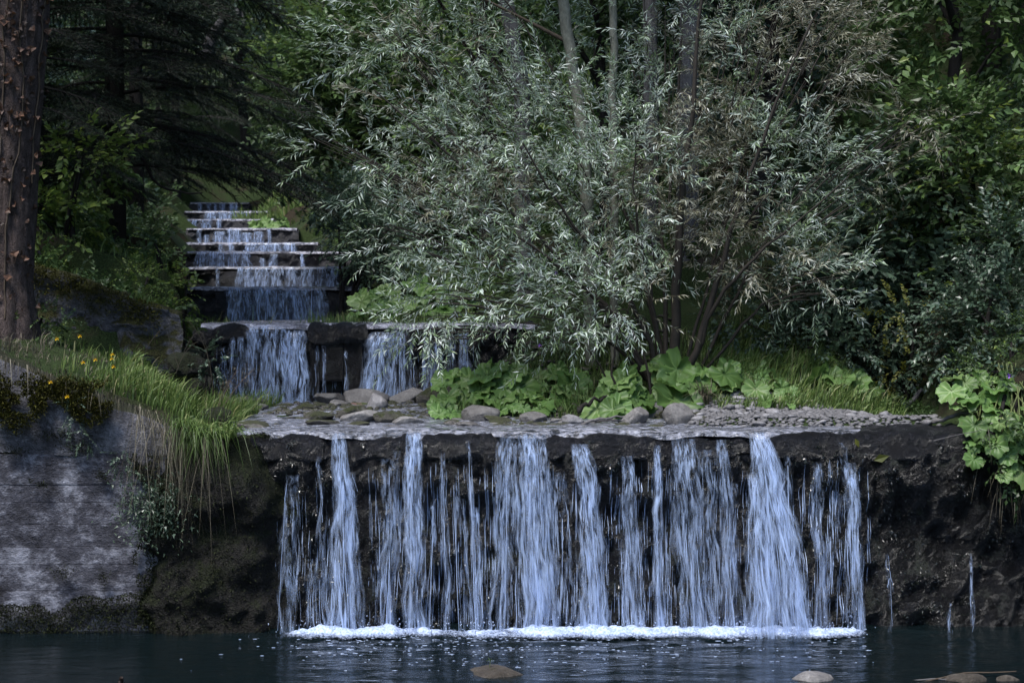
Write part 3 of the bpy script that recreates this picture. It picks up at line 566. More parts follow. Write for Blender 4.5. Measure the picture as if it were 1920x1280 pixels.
# foam at the foot of the tall weir
fx = np.arange(X(500, 14.1), X(1660, 14.1), 0.022); fy = np.arange(13.5, 14.32, 0.022); FX, FY = np.meshgrid(fx, fy)
st = np.zeros_like(FX)
for a, wa, b, wb, ys, dn, reach in W1:
    c = X(b, 14.1); st += dn * wb * 0.012 * np.exp(-((FX - c) / (wb * 0.0055 + 0.10)) ** 2)
st = np.clip(0.34 + 0.7 * st + 0.25 * fb2(FX, 0 * FX, 1.6, 505, 2).reshape(FX.shape), 0.08, 1.4) * ss(FX, X(500, 14.1), X(575, 14.1)) * (1 - ss(FX, X(1560, 14.1), X(1655, 14.1)))
n = fbm(np.stack([FX.ravel() * 5, FY.ravel() * 6, 0 * FX.ravel()], 1), 501, 5).reshape(FX.shape)
n2 = np.abs(fbm(np.stack([FX.ravel() * 14, FY.ravel() * 14, 0 * FX.ravel()], 1), 511, 3).reshape(FX.shape))
prof = np.exp(-((FY - 14.0 + 0.08 * fb2(FX, 0 * FX, 3.0, 507, 3).reshape(FX.shape)) / 0.20) ** 2)
FZ = -0.035 + prof * (0.062 + 0.020 * st + 0.030 * n + 0.014 * n2) * (0.45 + 0.75 * np.clip(st, 0, 1))* np.where(st < 0.02, 0, 1)
Vf = np.stack([FX.ravel(), FY.ravel(), FZ.ravel()], 1)
tv, tf = ico(1); parts = [(Vf, grid(len(fx), len(fy)), np.clip(FZ.ravel() / 0.085, 0, 1) * np.clip(.45 + st.ravel(), 0, 1))]
k_ = 0
for a, wa, b, wb, ys, dn, reach in W1:
    if a > 1640: continue
    for _ in range(int(6 + dn * wb * 0.5)):
        c = np.array([X(b + R.normal(0, wb * 0.5 + 4), 14.05), R.normal(14.02, 0.08), abs(R.normal(0.06, 0.05)) + 0.02])
        r = R.uniform(0.002, 0.0055); v = tv * r * np.array([1, 1, R.uniform(1, 2.4)]); parts.append((v + c, tf))
    for _ in range(int(1 + dn * wb * 0.05)):
        c = np.array([X(b + R.normal(0, wb * 0.4), 14.05), R.normal(13.98, 0.05), 0.02]); h = R.uniform(0.03, 0.09); dx = R.normal(0, 0.025)
        parts.append(tube(bez(c, c + (dx * 0.3, -0.01, h * 0.8), c + (dx, -0.04, h), 5), np.array([0.007, 0.005, 0.003, 0.002, 0.0006]), 5))
Vv, Fv, Av = cat(parts)
Av = np.where(np.arange(len(Av)) < len(Vf), Av, .9)
props(obj('foam', Vv, Fv, M['foam'], smooth=True, rnd=Av), 'white churning foam along the foot of the tall weir', 'foam', None, 'stuff')
# flat white flecks standing in for glints of light on the pool
parts = []
for _ in range(520):
    pxx = R.uniform(540, 1640) if R.random() < .5 else R.normal(900, 200); Yq = 14.0 - abs(R.normal(0, 0.62)); Yq = max(Yq, 12.6)
    tvv, tff = ico(1); s = R.uniform(0.002, 0.008) * (1.0 if Yq > 13.2 else 0.8)
    parts.append((tvv * np.array([s * R.uniform(1.5, 4.5), s * R.uniform(0.8, 1.4), 0.003]) + np.array([X(pxx, Yq), Yq, 0.004]), tff))
Vv, Fv, Av = cat(parts)
props(obj('glint_flecks', Vv, Fv, M['foam'], smooth=True, rnd=np.full(len(Vv), .5)), 'small white flecks standing in for glints on the dark pool', 'foam', None, 'stuff')

# ------------------------------------------------------------------ left retaining walls
Yc = 14.16
cb = np.array([-4.6, Yc, 0.0])
cw = thing('concrete_wall', 'stained grey board-marked concrete wall at the pool edge, mossy at its top', 'wall', cb)
rows = [1200, 1147, 1106, 1058, 1025, 983, 941, 908, 850]
for i in range(len(rows) - 1):
    z0, z1 = Z(rows[i], Yc) - (0.5 if i == 0 else 0), Z(rows[i + 1], Yc)
    Vc, Fc = rbox(-9.5, -3.25 + 0.05 * math.sin(i * 2.1), Yc + R.uniform(-0.004, 0.005), Yc + 0.45, z0 + 0.001, z1 - 0.0015, 0.06, 0.004)
    obj('concrete_course', vdisp(Vc, 0.006, 3.0, 600), Fc, M['concrete'], cw, cb, smooth=False)
# crumbling sloped head of the wall
ux = np.linspace(-9.5, -2.9, 130); vz = np.linspace(0, 1, 40); U, Wv = np.meshgrid(ux, vz)
topz = np.maximum(T(ux, 14.75 + 0 * ux, False) - 0.02, 1.75); topz = topz + 0.05 * fb2(ux, 0 * ux, 2.0, 31, 3)
zb_ = Z(850, Yc) - 0.02
Zv = zb_ + (topz[None] - zb_) * np.minimum(1, Wv / 0.72); back = np.where(Wv > 0.72, (Wv - 0.72) / 0.28 * 0.55, 0)
pro = -0.01 + 0.12 * np.sin(np.pi * np.clip(Wv / 0.8, 0, 1)) * (0.5 + 0.5 * fb2(U, Wv, 0.9, 77, 2).reshape(U.shape))
Vh = np.stack([U.ravel(), (Yc - pro + back).ravel(), Zv.ravel()], 1); Vh = vdisp(Vh, 0.035, 2.6, 610, 5)
obj('wall_head', Vh, grid(len(ux), 40), M['rubble'], cw, cb, smooth=True)

# mossy abutment between concrete wall and weir
ab = np.array([-3.1, 14.2, 0.0])
at_ = thing('mossy_abutment', 'dark moss-covered rock abutment between concrete wall and weir', 'wall', ab)
ux = np.linspace(-4.0, -2.2, 70); vz = np.linspace(-0.4, 2.05, 90); U, Wv = np.meshgrid(ux, vz)
bul = 0.22 * np.sin(np.pi * np.clip((U + 4.0) / 1.8, 0, 1)) ** 0.7 + 0.10 * fbm(np.stack([U.ravel() * 2, Wv.ravel() * 2, 0 * U.ravel()], 1), 620, 4).reshape(U.shape)
Un = U + 0.30 * fbm(np.stack([Wv.ravel() * 1.6, U.ravel() * 1.2, 0 * U.ravel()], 1), 625, 4).reshape(U.shape)
edge = ss(Un, -4.0, -3.45 ) * (1 - ss(U, -2.6, -2.2))
env = 1 - 0.9 * ss(Wv, 1.55, 2.05) * ss(-U, 2.2, 2.6)
Vh = np.stack([U.ravel(), (14.22 - (bul * edge - 0.12 * (1 - edge)) * env).ravel(), (Wv * (1 - 0.0 * U)).ravel()], 1)
Vh[:, 2] = np.minimum(Vh[:, 2], np.maximum(T(Vh[:, 0], 14.75 + 0 * Vh[:, 0], False), 1.9))
Vab = vdisp(Vh, 0.05, 3.2, 630, 5)
obj('rock_face', Vab, grid(70, 90), M['mossrock'], at_, ab, smooth=True)
# moss tufts
def tufts(name, pts, mat_, parent=None, origin=(0, 0, 0), size=(0.012, 0.03), kind=True, dirn=(0, -0.7, 0.2), width=0.35):
    n = len(pts); tv = np.array([[0, -width / 2, 0], [0, width / 2, 0], [0.6, 0.22 * width, 0.12], [1, 0, 0.05]]); tf = np.array([[0, 1, 2], [0, 2, 3]])
    D = R.normal(size=(n, 3)) * 0.6 + np.array(dirn); V, Fa, r = scatter(tv, tf, pts, frame_dir(D, (0, 0, 1), R.uniform(-1, 1, n)), R.uniform(*size, n))
    o = obj(name, V, Fa, mat_, parent, origin, rnd=r)
    if kind: o['kind'] = 'stuff'
    return o
sel = Vab[R.integers(0, len(Vab), 9000)] + R.normal(0, 0.012, (9000, 3)); tufts('moss_tufts', sel, M['moss_dark'], at_, ab, (0.015, 0.04))
# fern-like green on the abutment
q = np.stack([R.normal(X(290, 14), 0.17, 1500), 13.97 + R.normal(0, 0.05, 1500), R.normal(Z(955, 14), 0.16, 1500)], 1); tufts('leafy_moss', q, M['broad_blue'], at_, ab, (0.025, 0.06), True, (0.1, -0.6, -0.5), 0.4)
# yellow-green moss cushion on the concrete head and dark moss at the waterline
cells = []
for _ in range(14000):
    pxx = R.uniform(-20, 215); lim0 = 690 + 0.10 * pxx; lim1 = 800 + 22 * math.sin(pxx * 0.045) - 0.10 * pxx
    cells.append((pxx, R.triangular(lim0, lim0 + 0.45 * (lim1 - lim0), lim1)))
cells = np.array(cells); nn = fb2(cells[:, 0], cells[:, 1], 0.03, 640, 3); cells = cells[nn > -0.25]
q = np.stack([X(cells[:, 0], 14.05), 14.03 - 0.05 * R.random(len(cells)), Z(cells[:, 1], 14.05)], 1); tufts('moss_cushion', q, M['moss'], cw, cb, (0.02, 0.05))
pxx = R.uniform(-40, 330, 9000); lim = 1135 - 20 * fb2(pxx, 0 * pxx, 0.02, 650, 3) - 30 * ss(pxx, 120, 300) + 15 * ss(-pxx, -60, 0)
pyy = lim + R.random(9000) ** 1.3 * (1192 - lim)
q = np.stack([X(pxx, 14.12), 14.12 - 0.06 * ss(pyy, 1120, 1190) * R.random(9000) - 0.01, Z(pyy, 14.12)], 1); tufts('waterline_moss', q, M['moss_dark'], cw, cb, (0.015, 0.04))
pxx = 262 + R.normal(0, 26, 9000) - 30 * R.random(9000) ** 3; pyy = R.uniform(850, 1170, 9000); keep = fb2(pxx, pyy, .022, 655, 3) + (pxx - 262) / 45 > 0.05; pxx, pyy = pxx[keep], pyy[keep]
q = np.stack([X(pxx, 14.12), 14.12 - 0.03 * R.random(len(pxx)), Z(pyy, 14.12)], 1); tufts('edge_moss', q, M['moss_dark'], cw, cb, (0.015, 0.045))
# loose dark moss spots on the concrete
sp = []
for cx, cy, rx, ry, nq in ((195, 888, 16, 14, 260), (82, 907, 12, 7, 120), (120, 1070, 24, 14, 300), (195, 1080, 14, 18, 220), (240, 930, 20, 26, 300), (262, 870, 20, 18, 260), (60, 900, 5, 5, 40), (30, 845, 26, 12, 200), (150, 838, 30, 14, 300), (110, 812, 50, 16, 500)):
    for _ in range(nq): sp.append((R.normal(cx, rx * 0.5), R.normal(cy, ry * 0.5)))
sp = np.array(sp); q = np.stack([X(sp[:, 0], 14.13), np.full(len(sp), 14.10) - 0.03 * R.random(len(sp)), Z(sp[:, 1], 14.13)], 1); tufts('moss_spots', q, M['moss_dark'], cw, cb, (0.012, 0.03))

# mossy stone wall on the terrace behind, with blocks
Ym = 17.02; mb = np.array([-5.2, Ym, 2.9])
mw = thing('mossy_stone_wall', 'mossy blue-grey rough stone wall below the ivy-clad trunk', 'wall', mb)
def mtop(x): return np.interp(x, [-8.2, -5.75, -4.75, -4.0], [3.95, 3.72, 3.38, 3.1])
ux = np.linspace(-8.4, -4.0, 150); vz = np.linspace(0, 1, 50); U, Wv = np.meshgrid(ux, vz); bz = 2.3
Vh = np.stack([U.ravel(), (Ym + 0.10 + np.where(Wv > .85, (Wv - .85) * 3.0, 0)).ravel(), (bz + (mtop(U) - bz) * np.minimum(1, Wv / .85)).ravel()], 1)
Vh[:, 1] -= 0.10 * np.abs(fbm(Vh * np.array([1.6, 1, 3.0]), 657, 4))
obj('wall_face', vdisp(Vh, 0.07, 2.8, 655, 5), grid(150, 50), M['rubble_moss'], mw, mb, smooth=True)
q = []
for _ in range(7000):
    x_ = R.uniform(-8, -4.2); gz = float(mtop(x_)); q.append((x_, Ym + 0.0 + R.normal(0, 0.03), gz + 0.06 - abs(R.normal(0, 0.17))))
tufts('moss_tufts', np.array(q), M['moss'], mw, mb, (0.02, 0.05))
# channel side wall of rough blocks from weir one to weir two, left bank
sb = np.array([-3.6, 16.6, 1.9]); sw = thing('stone_bank_wall', 'rough dark stones lining the left bank between the two lowest weirs', 'wall', sb)
for i in range(9):
    Yq = 15.0 + i * 0.45; xq = float(np.interp(Yq, WY, WL)) - 0.05
    for lv in range(3):
        V_, F_ = rock_shape(3, 700 + i * 3 + lv, 11, .3); s = np.array([R.uniform(.16, .24), R.uniform(.22, .30), R.uniform(.12, .18)])
        zt = 2.0 + lv * 0.28; 
        if lv and i < 3: continue
        obj('bank_stone', V_ * s + np.array([xq - 0.10 * lv + R.normal(0, .03), Yq, zt]), F_, M['mossrock'], sw, sb, smooth=True)

# ------------------------------------------------------------------ stones
ROCKS = [  # px, py(centre), w, h, tilt deg, material, label
 (472, 754, 74, 20, 3, 'stone', 'flat brown slab lying at the foot of the left broad fall'),
 (481, 764, 46, 16, -6, 'stone', 'small dark slab tucked under the flat brown slab'),
 (532, 761, 36, 10, 0, 'stone_wet', 'low dark stone just below the left broad fall'),
 (576, 764, 46, 18, 4, 'stone_moss', 'dark mossy block stone in the shallow water'),
 (597, 781, 60, 22, 2, 'stone_moss', 'domed mossy stone between two water ripples'),
 (659, 775, 62, 28, -14, 'stone_moss', 'tilted mossy stone behind the grey ridge slab'),
 (618, 749, 60, 26, 3, 'stone', 'layered grey stone below the drain opening'),
 (636, 758, 38, 16, 8, 'stone', 'small angular stone leaning on the layered grey stone'),
 (688, 741, 92, 28, 8, 'stone', 'long smooth grey slab at the foot of the right broad fall'),
 (709, 756, 40, 30, 38, 'pebble', 'pale pointed stone standing tilted among the slabs'),
 (764, 742, 74, 28, -14, 'stone', 'broad grey slab sloping up beside the mossy boulder'),
 (822, 742, 84, 42, -3, 'stone_moss', 'mossy boulder with a pale flat top by the butterbur'),
 (676, 759, 44, 10, 2, 'red', 'thin reddish flat stone behind the mossy stones'),
 (676, 783, 78, 26, -10, 'stone', 'ridge-shaped grey slab at the water edge'),
 (746, 784, 96, 26, 4, 'stone_moss', 'long slab with bright green moss on its left half'),
 (766, 790, 60, 20, 0, 'stone', 'grey angular stone in front of the moss-sided slab'),
 (475, 799, 66, 24, 4, 'stone_wet', 'brown domed stone at the grassy left bank'),
 (604, 794, 64, 16, 2, 'stone_wet', 'low wet stone awash near the weir lip'),
 (671, 795, 50, 12, -2, 'stone_wet', 'thin wet stone awash below the ridge slab'),
 (901, 777, 76, 34, 2, 'stone', 'large rounded grey boulder below the butterbur leaves'),
 (934, 788, 54, 17, 4, 'stone_wet', 'wet flat stone right of the rounded grey boulder'),
 (878, 796, 48, 14, 3, 'stone', 'pale low stone at the lip below the grey boulder'),
 (848, 793, 34, 14, -5, 'stone_wet', 'small dark stone between slab and grey boulder'),
 (1000, 783, 54, 24, 6, 'stone', 'brownish dome-shaped stone on the gravel edge'),
 (1010, 797, 40, 12, -3, 'stone_wet', 'small wet stone in front of the brownish dome'),
 (1076, 789, 50, 22, 20, 'pebble', 'pale wedge-shaped stone tilted toward the lip'),
 (1040, 797, 46, 9, 0, 'stone_wet', 'thin wet shard beside the pale wedge'),
 (1185, 785, 66, 28, -34, 'stone', 'grey slanted slab leaning left of the tall shard'),
 (1224, 776, 56, 24, -46, 'pebble', 'tall pale shard leaning steeply between two boulders'),
 (1272, 778, 58, 46, 4, 'stone', 'big upright grey boulder beside the pebble bank'),
 (1312, 793, 52, 18, 2, 'stone_moss', 'mossy stone at the front of the pebble bank'),
 (1352, 789, 46, 18, 0, 'stone', 'grey stone at the front of the pebble bank beside the mossy one'),
 (1386, 783, 36, 26, -20, 'stone', 'upright grey stone set in the pebble bank'),
 (1493, 765, 40, 17, 6, 'stone', 'dark rounded stone at the grassy back of the pebble bank'),
 (1630, 744, 46, 14, 2, 'stone', 'flat grey stone under the overhanging leaves by the dark gully'),
 (1645, 738, 56, 26, 10, 'stone_wet', 'dark boulder behind the flat stone in the gully'),
 (1684, 750, 62, 18, -10, 'stone', 'sloping grey slab in the dark gully'),
 (1756, 772, 42, 22, 0, 'stone_moss', 'mossy stone at the gully mouth'),
 (1590, 778, 44, 20, 0, 'stone_moss', 'rounded mossy stone beside the tall grass'),
 (934, 1284, 150, 76, 1, 'stone_brown', 'mossy brown boulder breaking the pool surface, a sprig on top'),
 (1524, 1280, 90, 44, 2, 'stone', 'smooth grey boulder at the near pool shore'),
 (1604, 1284, 50, 20, 0, 'stone', 'small grey stone next to the smooth boulder on the near shore'),
 (1806, 1282, 90, 44, -4, 'stone_brown', 'flat brown boulder among debris on the near shore'),
 (1890, 1280, 56, 30, 3, 'stone_brown', 'dark stone beside the flat brown boulder on the near shore'),
]
for i, (px, py, w_, h_, tl, mt, lb) in enumerate(ROCKS):
    bot = py + h_ / 2
    if py > 1200: Yr = 12.55 if px < 1000 else 12.35; zc = Z(py, Yr)
    else:
        Yr = float(np.clip((EYE - 1.95) * F / (bot - HOR), 14.75, 18.55))
        if px > 1600 and py < 776: Yr = 16.6 if py > 760 else 17.2
        zc = Z(py, Yr)
    m = Yr / F; V_, F_ = rock_shape(3, 800 + i, 9, 0.18)
    V_ = V_ * np.array([w_ * m / 2, max(w_ * 0.36, h_ * 0.6) * m, h_ * m / 2 * (1.0)])
    V_[:, 2] = np.where(V_[:, 2] < 0, V_[:, 2] * 1.5, V_[:, 2])
    me = mesh_data('stone', V_, F_, M[mt], True)
    o = link('stone', me, None, (X(px, Yr), Yr, zc), (0, math.radians(tl), R.uniform(-0.25, 0.25)))
    props(o, lb, 'stone')
flat = []
for i in range(10):
    V_, F_ = rock_shape(2, 860 + i, 10, 0.22); flat.append(V_ * np.array([1, R.uniform(.5, .8), R.uniform(.18, .34)]))
fm = {mt: [mesh_data('stone', v, ico(2)[1], M[mt], True) for v in flat] for mt in ('stone', 'stone_wet')}
for i in range(72):
    px = R.uniform(440, 1290); py = R.choice([R.uniform(752, 802), R.uniform(785, 800)]); Yr = float(np.clip((EYE - 1.97) * F / (py - HOR), 14.72, 18.4)); x = X(px, Yr)
    if px < 560 and R.random() < .7: continue
    mt = 'stone' if R.random() < .45 else 'stone_wet'; sc = R.uniform(.05, .15)
    o = link('stone', fm[mt][R.integers(10)], None, (x, Yr, max(float(T(x, Yr)), 1.955) + .012), (R.normal(0, .14), R.normal(0, .16), R.uniform(0, 6.3)), sc)
    props(o, 'small flat grey stone in the shallows above the tall weir' if mt == 'stone' else 'small dark wet stone in the shallows above the tall weir', 'stone', 'small grey stones of the shallows' if mt == 'stone' else 'small dark stones of the shallows')
peb = []
for i in range(14):
    V_, F_ = rock_shape(1, 900 + i, 5, 0.25); peb.append(mesh_data('pebble', V_ * np.array([1, R.uniform(.55, .85), R.uniform(.3, .5)]), F_, M['pebble'], True))
def bar_pt():
    while True:
        px = R.uniform(1285, 1765); Yq = R.uniform(14.72, 16.5); x = X(px, Yq); py = HOR + (EYE - 2.08) / Yq * F
        back = np.interp(px, [1285, 1400, 1500, 1620, 1765], [16.3, 16.6, 16.2, 15.5, 15.0])
        if Yq < back: return x, Yq
bx_, by_ = [], []
placed = []
while len(placed) < 260:
    x, y = bar_pt(); s = 0.024 + 0.07 * R.random() ** 2.0
    if any((x - a) ** 2 + (y - b) ** 2 < (0.62 * (s + c)) ** 2 for a, b, c in placed):
        if R.random() < 0.97: continue
    placed.append((x, y, s))
    o = link('pebble', peb[R.integers(14)], None, (x, y, float(T(x, y)) + s * 0.28), (R.normal(0, .2), R.normal(0, .2), R.uniform(0, 6.28)), s)
    props(o, 'rounded pale grey pebble on the gravel bank above the weir', 'pebble', 'pebbles of the gravel bank')
n = 2600; pts = np.array([bar_pt() for _ in range(n)]); S = R.uniform(0.012, 0.034, n); tv, tf = ico(1)
Vv, Fv, rr_ = scatter(tv * np.array([1, .8, .55]), tf, np.column_stack([pts, T(pts[:, 0], pts[:, 1]) + S * 0.3]), frame_dir(R.normal(size=(n, 3)) * np.array([1, 1, .2])), S)
props(obj('gravel', Vv, Fv, M['pebble'], smooth=True), 'fine gravel between the pebbles of the bank', 'gravel', None, 'stuff')
# gravel and silt scraps between the stones of the left half and on the near shore
n = 1500; gx_ = R.uniform(X(480, 16), X(1300, 16), n); gy_ = R.uniform(14.9, 18.4, n)
keep = (gy_ > 15.2 + 0.8 * fb2(gx_, gy_, 1.2, 33, 2) + 0.9 * (gx_ < -1.6)); gx_, gy_ = gx_[keep], gy_[keep]; S = R.uniform(0.015, 0.055, len(gx_))
Vv, Fv, rr_ = scatter(tv * np.array([1, .8, .5]), tf, np.column_stack([gx_, gy_, np.maximum(T(gx_, gy_), 1.95) + S * 0.35]), frame_dir(R.normal(size=(len(gx_), 3)) * np.array([1, 1, .2])), S)
props(obj('streambed_gravel', Vv, Fv, M['stone_wet'], smooth=True), 'dark wet gravel between the flat stones of the stream', 'gravel', None, 'stuff')
n = 1200; gx_ = R.uniform(-5, 5, n); gy_ = R.uniform(10.6, 11.7, n); S = R.uniform(0.012, 0.05, n)
Vv, Fv, rr_ = scatter(tv * np.array([1, .8, .5]), tf, np.column_stack([gx_, gy_, T(gx_, gy_) + S * 0.2]), frame_dir(R.normal(size=(n, 3)) * np.array([1, 1, .2])), S)
props(obj('shore_gravel', Vv, Fv, M['stone_wet'], smooth=True), 'wet gravel on the near shore of the pool', 'gravel', None, 'stuff')

# driftwood and twigs
def stick(name, label, pts, r0, r1, m, cat_='branch', group=None, n=7):
    P = np.array(pts, float); t = np.linspace(0, 1, len(P)); tt = np.linspace(0, 1, 10)
    Q = np.stack([np.interp(tt, t, P[:, j]) for j in range(3)], 1); Q = Q + 0.4 * r0 * R.normal(size=Q.shape)
    Vt, Ft = tube(Q, np.linspace(r0, r1, 10), n); return props(obj(name, Vt, Ft, M[m], None, P[0], True), label, cat_, group)
def at(px, py, Y): return np.array([X(px, Y), Y, Z(py, Y)])
stick('driftwood', 'grey driftwood stick lying along the weir lip left of the leaning shard', [at(1090, 793, 15.0), at(1130, 785, 15.1), at(1175, 779, 15.2)], .02, .01, 'drift')
stick('driftwood', 'dark branch behind the driftwood at the butterbur foot', [at(1080, 770, 15.6), at(1105, 752, 15.7), at(1140, 742, 15.8)], .03, .015, 'darkbark')
stick('driftwood', 'short grey branch lying below the big butterbur leaves', [at(1110, 790, 15.2), at(1150, 788, 15.2), at(1200, 792, 15.1)], .016, .008, 'drift')
stick('driftwood', 'bent root arching over the dark gully', [at(1700, 758, 16.6), at(1722, 738, 16.7), at(1745, 730, 16.7), at(1770, 752, 16.6)], .03, .02, 'greybark')
stick('driftwood', 'pale root lying at the right end of the weir lip', [at(1752, 792, 14.7), at(1790, 778, 14.6), at(1830, 770, 14.6)], .022, .016, 'drift')
stick('branch', 'thin bare twig hanging across the right end of the weir', [at(1750, 826, 14.0), at(1790, 816, 14.05), at(1840, 806, 14.2)], .005, .003, 'drift')
stick('branch', 'pale broken stub of wood at the near shore', [at(222, 1300, 12.2), at(225, 1280, 12.2), at(227, 1268, 12.2)], .022, .017, 'ivy')
stick('branch', 'long dry stick among near-shore stones', [at(1690, 1276, 12.3), at(1760, 1272, 12.32), at(1850, 1278, 12.3)], .008, .005, 'drift')
stick('branch', 'thin branch lying under the flat brown boulder', [at(1720, 1280, 12.25), at(1800, 1262, 12.4), at(1905, 1258, 12.4)], .008, .005, 'twig_brown')

# ------------------------------------------------------------------ leaves and sprays
LEAF_T = np.array([[0, 1, 4], [0, 4, 2], [1, 3, 4], [4, 3, 2]])
def leaf_shape(w, droop=0.1, fold=0.12, mid=0.42):
    return np.array([[0, 0, 0], [mid, w / 2, fold * w], [mid, -w / 2, fold * w], [1, 0, -droop], [mid, 0, -0.02]])
def spray(nl, length, leaf_len, leaf_w, droop, ang, seed, m_stem=0.003, flat=0.5, opposite=False, jit=0.35, bundle=1):
    """an arching shoot along +x with leaves; returns leaf mesh and stem mesh"""
    rr = np.random.default_rng(seed); t = np.linspace(0, 1, 6); side = rr.normal(0, 0.12)
    C = np.stack([t * length, side * length * t * t, -droop * length * t * t], 1)
    P, D, U = [], [], []
    for i in range(nl):
        u = (i + 0.6) / nl * 0.97 + 0.02; p = np.array([np.interp(u, t, C[:, j]) for j in range(3)])
        tang = np.array([1, 2 * side * u, -2 * droop * u]); tang /= np.linalg.norm(tang)
        s = 1 if i % 2 else -1; a = ang * rr.uniform(0.75, 1.2) * (1 - 0.55 * u ** 3)
        if i == nl - 1: a = 0.1
        lat = np.array([0, s, rr.normal(0, flat)]); lat /= np.linalg.norm(lat)
        P.append(p); D.append(tang * math.cos(a) + lat * math.sin(a) + rr.normal(0, jit * 0.3, 3) + np.array([0, 0, -0.12])); U.append(rr.normal(0, jit))
    P, D, U = map(np.array, (P, D, U)); sz = leaf_len * rr.uniform(0.7, 1.15, nl) * np.where(np.arange(nl) < 2, 0.8, 1)
    V, Fa, r = scatter(leaf_shape(leaf_w), LEAF_T, P, frame_dir(D, (0, 0, 1), U), sz, rr.random(nl))
    Vs, Fs = tube(C, np.linspace(m_stem, m_stem * 0.4, 6), 3)
    return (V, Fa, r), (Vs, tri(Fs))
def spray_rot(dirs, roll=0.35):
    n = len(dirs); return frame_dir(dirs, (0, 0, 1), R.normal(0, roll, n))
def fill(ells, n, shell=0.55, out=0.9, up=0.2):
    """points and directions spread through ellipsoids (cx,cy,cz,rx,ry,rz,weight)"""
    w_ = np.array([e[6] if len(e) > 6 else e[3] * e[4] * e[5] for e in ells], float); w_ /= w_.sum(); P, D = [], []
    for e, c in zip(ells, R.multinomial(n, w_)):
        v = R.normal(size=(c, 3)); v /= np.linalg.norm(v, axis=1)[:, None]; rad = R.random(c) ** (1 / 3 * (1 - shell) + 0.12 * shell)
        P.append(np.array(e[:3]) + v * rad[:, None] * np.array(e[3:6])); D.append(v * out + R.normal(0, 0.45, (c, 3)) + np.array([0, 0, up]))
    return np.concatenate(P), np.concatenate(D)
def combine(variants, P, Rm, S):
    Vl, Fl, Rl, Vs, Fs = [], [], [], [], []; nl = ns = 0; idx = R.integers(0, len(variants), len(P))
    for k, ((lv, lf, lr), (sv, sf)) in enumerate(variants):
        q = idx == k
        if not q.any(): continue
        V, Fa, r = scatter(lv, lf, P[q], Rm[q], S[q], None, lr); Vl.append(V); Fl.append(Fa + nl); Rl.append(r); nl += len(V)
        V, Fa, r = scatter(sv, sf, P[q], Rm[q], S[q]); Vs.append(V); Fs.append(Fa + ns); ns += len(V)
    return (np.concatenate(Vl), np.concatenate(Fl), np.concatenate(Rl)), (np.concatenate(Vs), np.concatenate(Fs))
_vm = {}
def spray_meshes(key, variants, lm, sm):
    """shared mesh data for single sprays: leaves and stem joined, two materials"""
    if (key, lm.name) in _vm: return _vm[(key, lm.name)]
    res = []
    for (lv, lf, lr), (sv, sf) in variants:
        V, Fa, r = cat([(lv, lf, lr), (sv, sf)]); me = mesh_data('leafy_shoot', V, Fa, lm, False, r); me.materials.append(sm)
        mi = np.zeros(len(Fa), np.int32); mi[len(lf):] = 1; me.polygons.foreach_set('material_index', mi); res.append(me)
    _vm[(key, lm.name)] = res; return res
def foliage(t, base, key, variants, P, D, S, lm, n_obj, part='leafy_shoot', rest='foliage', roll=0.35, stem_m='twig'):
    """n_obj shoots (those nearest the viewer's side of the plant) as parts, the others as one mass"""
    Rm = spray_rot(D, roll); order = np.argsort(P[:, 1] + R.normal(0, 0.25, len(P))) if n_obj else np.arange(len(P))
    a, b = order[:n_obj], order[n_obj:]
    if n_obj:
        ms = spray_meshes(key, variants, lm, M[stem_m])
        for i in a:
            o = bpy.data.objects.new(part, ms[R.integers(len(ms))]); COL.objects.link(o); o.parent = t
            mm = Matrix(Rm[i].tolist()).to_4x4(); mm.translation = Vector(P[i] - base); o.matrix_local = mm @ Matrix.Scale(float(S[i]), 4)
    if len(b):
        (V, Fa, r), (Vs, Fs) = combine(variants, P[b], Rm[b], S[b])
        o = obj(rest, V, Fa, lm, t, base, rnd=r); o['kind'] = 'stuff'
        o = obj('shoot_stems', Vs, Fs, M[stem_m], t, base); o['kind'] = 'stuff'
WIL = [spray(21 + i % 5, 0.48 + 0.04 * (i % 4), 0.098, 0.17, 0.05 + 0.07 * (i % 3), 0.8, 1000 + i, 0.003, 0.9, jit=0.7) for i in range(14)]
BRO = [spray(9 + i % 3, 0.42, 0.125, 0.62, 0.22, 1.05, 1100 + i, 0.003, 0.25) for i in range(7)]
SMA = [spray(13 + i % 3, 0.42, 0.075, 0.6, 0.2, 1.0, 1200 + i, 0.0025, 0.35) for i in range(6)]
BIG = [spray(8, 0.75, 0.26, 0.62, 0.25, 1.0, 1300 + i, 0.006, 0.4) for i in range(5)]

